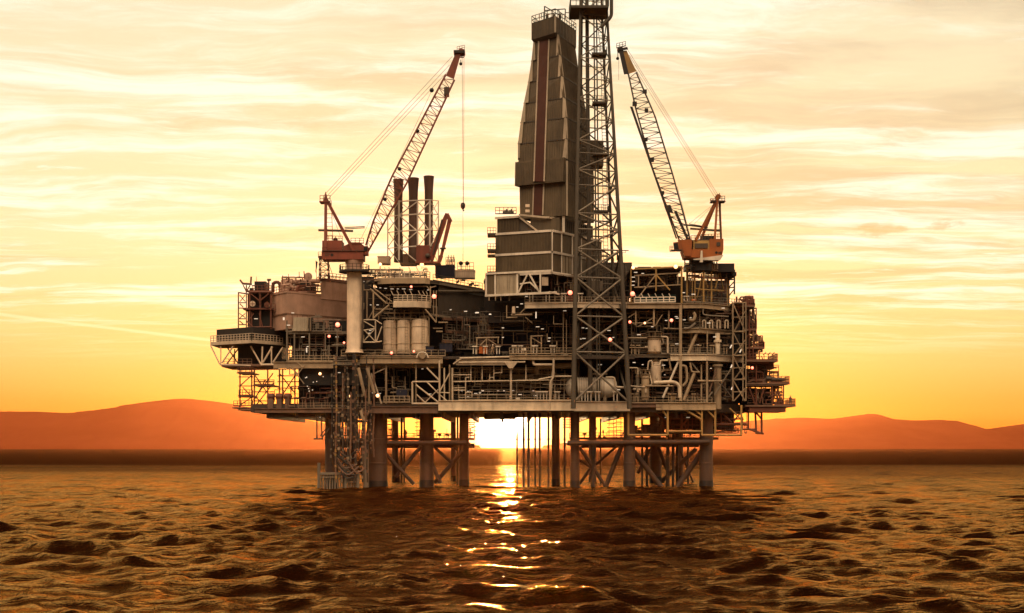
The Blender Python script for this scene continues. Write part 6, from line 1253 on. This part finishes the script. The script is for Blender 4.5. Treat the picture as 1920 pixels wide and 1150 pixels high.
for x0, x1 in ((898, 905), (906, 914)):
    a = W(x0, 663, 251.5); b = W(x1, 650, 251.5); m = MB(); m.hexa([(a.x, 251.5, a.z), (b.x, 251.5, a.z), (b.x, 253, a.z), (a.x, 253, a.z)], [(a.x + .05, 251.55, b.z), (b.x - .05, 251.55, b.z), (b.x - .05, 252.9, b.z), (a.x + .05, 252.9, b.z)]); m.box(a.x - .04, b.x + .04, 251.44, 253.05, a.z, a.z + .12); m.build('cover', 'orange_sheet', BX)
RB2 = thing('rescue_float', 'small orange float lying on the upper deck at the corner of the right module', 'float', W(1301, 567, 250.2))
c = W(1301, 564, 250.2); MB().lathe(c, [(.02, -.5), (.26, -.42), (.3, 0), (.26, .42), (.02, .5)], 12, 'x').build('shell', 'orange_sheet', RB2); MB().lathe(c, [(.31, -.06), (.34, -.05), (.34, .05), (.31, .06)], 12, 'x').build('strap', 'white_paint', RB2)
HR = thing('hose_reel', 'round pale hose reel frame on the middle deck right below the widest tank', 'hose reel', W(792, 672, 249.4))
c = W(792, 671, 249.4); m = MB()
for k in range(14): a0, a1 = math.pi * k / 14, math.pi * (k + 1) / 14; m.tube(c + Vector((math.cos(a0) * 1.05, 0, math.sin(a0) * 1.05)), c + Vector((math.cos(a1) * 1.05, 0, math.sin(a1) * 1.05)), .1, n=7)
for k in (1, 2, 3): a = math.pi * k / 4; m.bar(c, c + Vector((math.cos(a) * 1.05, 0, math.sin(a) * 1.05)), .08)
m.build('wheel', 'white_paint', HR); MB().lathe(c + Vector((0, .3, .35)), [(.1, -.4), (.55, -.4), (.55, .4), (.1, .4)], 14, 'y').build('drum', 'steel', HR)
for px, py, w, h, Y, mat, lab in ((803, 655, 20, 10, 251, 'navy', 'navy blue box on the middle deck right of the widest tank'), (836, 652, 24, 16, 253, 'navy', 'tall navy blue cabinet on the middle deck beside the orange crates'), (1262, 744, 8, 13, 250.4, 'yellow_tan', 'yellowish control cabinet on the lowest deck below the white diagonal strut'), (982, 655, 9, 6, 250.8, 'white_paint', 'small white cabinet under the tray stands on the middle deck'), (971, 748, 8, 6, 250.2, 'white_paint', 'small white cabinet on the lowest deck by the bright gap'), (1068, 560, 14, 10, 251.5, 'rust_red', 'red machine box on the short upper deck near the red lamp')):
    T = thing('cabinet', lab, 'cabinet', W(px, py + h / 2, Y)); b = W(px, py + h / 2, Y); ww, hh = S(w, Y), S(h, Y)
    MB().box(b.x - ww / 2, b.x + ww / 2, Y, Y + 1, b.z, b.z + hh).build('body', mat, T); m = MB(); k = max(2, round(ww / .8))
    for i in range(k): m.box(b.x - ww / 2 + ww * i / k + .05, b.x - ww / 2 + ww * (i + 1) / k - .05, Y - .04, Y + .01, b.z + .1, b.z + hh - .1)
    m.build('door', mat, T); MB().box(b.x - ww / 2 - .06, b.x + ww / 2 + .06, Y - .1, Y + 1.06, b.z + hh + .003, b.z + hh + .09).build('lid', 'steel_dark', T)
# ---------------------------------------------------------------- people
def person(foot, pose, suit, lab, helmet):
    """one continuous skinned body; pose gives joint offsets in metres, x to the right, y away, z up"""
    J_ = pose; names = list(J_); me = bpy.data.meshes.new('person')
    E_ = [('pelvis', 'chest'), ('chest', 'neck'), ('neck', 'head'), ('head', 'crown'), ('chest', 'shL'), ('shL', 'elL'), ('elL', 'haL'), ('chest', 'shR'), ('shR', 'elR'), ('elR', 'haR'), ('pelvis', 'hiL'), ('hiL', 'knL'), ('knL', 'anL'), ('anL', 'toL'), ('pelvis', 'hiR'), ('hiR', 'knR'), ('knR', 'anR'), ('anR', 'toR')]
    rad = {'pelvis': .15, 'chest': .17, 'neck': .065, 'head': .105, 'crown': .09, 'sh': .08, 'el': .055, 'ha': .042, 'hi': .105, 'kn': .075, 'an': .055, 'to': .05}
    me.from_pydata([J_[n] for n in names], [(names.index(a), names.index(b)) for a, b in E_], [])
    o = bpy.data.objects.new('person', me); COL.objects.link(o); o.location = foot
    sk = o.modifiers.new('skin', 'SKIN'); 
    if not me.skin_vertices: me.attributes  # layer is created with the modifier
    layer = me.skin_vertices[0].data if me.skin_vertices else None
    if layer:
        for i, n in enumerate(names):
            r = rad.get(n, rad.get(n[:2], .06)); layer[i].radius = (r, r); layer[i].use_root = n == 'pelvis'
    o.modifiers.new('sub', 'SUBSURF').levels = 1; o.modifiers['sub'].render_levels = 2
    me.materials.append(M[suit]); tag(o, lab, 'person')
    h = Vector(J_['head']); MB_ = MB(); F_ = Vector(foot)
    a = MB().ball(F_ + h + Vector((0, 0, .10)), .135, 8); b_ = a.build('helmet', helmet, o)
    MB().ball(F_ + h + Vector((0, -.03, .0)), .098, 8).build('face', 'skin', o)
    for s_ in 'LR': MB().ball(F_ + Vector(J_['ha' + s_]) + Vector((0, 0, -.05)), .055, 6, 1.3).build('hand', 'skin', o)
stand = dict(pelvis=(0, 0, .95), chest=(0, 0, 1.3), neck=(0, 0, 1.48), head=(.02, -.02, 1.6), crown=(.02, -.02, 1.7), shL=(-.2, 0, 1.4), elL=(-.25, 0, 1.13), haL=(-.2, -.15, .92), shR=(.2, 0, 1.4), elR=(.26, -.02, 1.13), haR=(.22, -.2, .95), hiL=(-.1, 0, .88), knL=(-.11, -.01, .48), anL=(-.11, 0, .08), toL=(-.12, -.16, .05), hiR=(.1, 0, .88), knR=(.11, -.01, .48), anR=(.11, 0, .08), toR=(.12, -.16, .05))
walk = dict(pelvis=(0, 0, .92), chest=(.04, 0, 1.28), neck=(.06, 0, 1.46), head=(.1, -.02, 1.58), crown=(.1, -.02, 1.68), shL=(-.08, -.18, 1.38), elL=(-.2, -.2, 1.12), haL=(-.06, -.24, .92), shR=(.14, .18, 1.38), elR=(.3, .18, 1.16), haR=(.42, .14, 1.3), hiL=(-.02, -.1, .86), knL=(-.14, -.1, .48), anL=(-.3, -.1, .1), toL=(-.18, -.1, .05), hiR=(.03, .1, .86), knR=(.16, .1, .48), anR=(.27, .1, .08), toR=(.42, .1, .05))
person(Vector((X(1479, 254), 252.6, Z(760, 253))), stand, 'workwear_dark', 'person in dark workwear standing at the railing on the outermost right balcony', 'yellow_tan')
person(W(923, 664, 250.9), walk, 'workwear', 'person in pale workwear striding on the middle deck beside the orange crates', 'white_paint')
# ---------------------------------------------------------------- the hazy air
hz = MB().box(-9000, 9000, -60, 12500, -4, 430).build('haze', 'water'); hz['kind'] = 'stuff'
vm = bpy.data.materials.new('haze'); vm.use_nodes = True; t = NT(vm.node_tree)
pv = t.n('ShaderNodeVolumePrincipled'); pv.inputs['Color'].default_value = (1, .34, .14, 1)
pv.inputs['Density'].default_value = 1.8e-5; pv.inputs['Anisotropy'].default_value = .8
o = t.n('ShaderNodeOutputMaterial'); t.put(o.inputs['Volume'], pv.outputs[0])
hz.data.materials.clear(); hz.data.materials.append(vm)
hz.data.update()
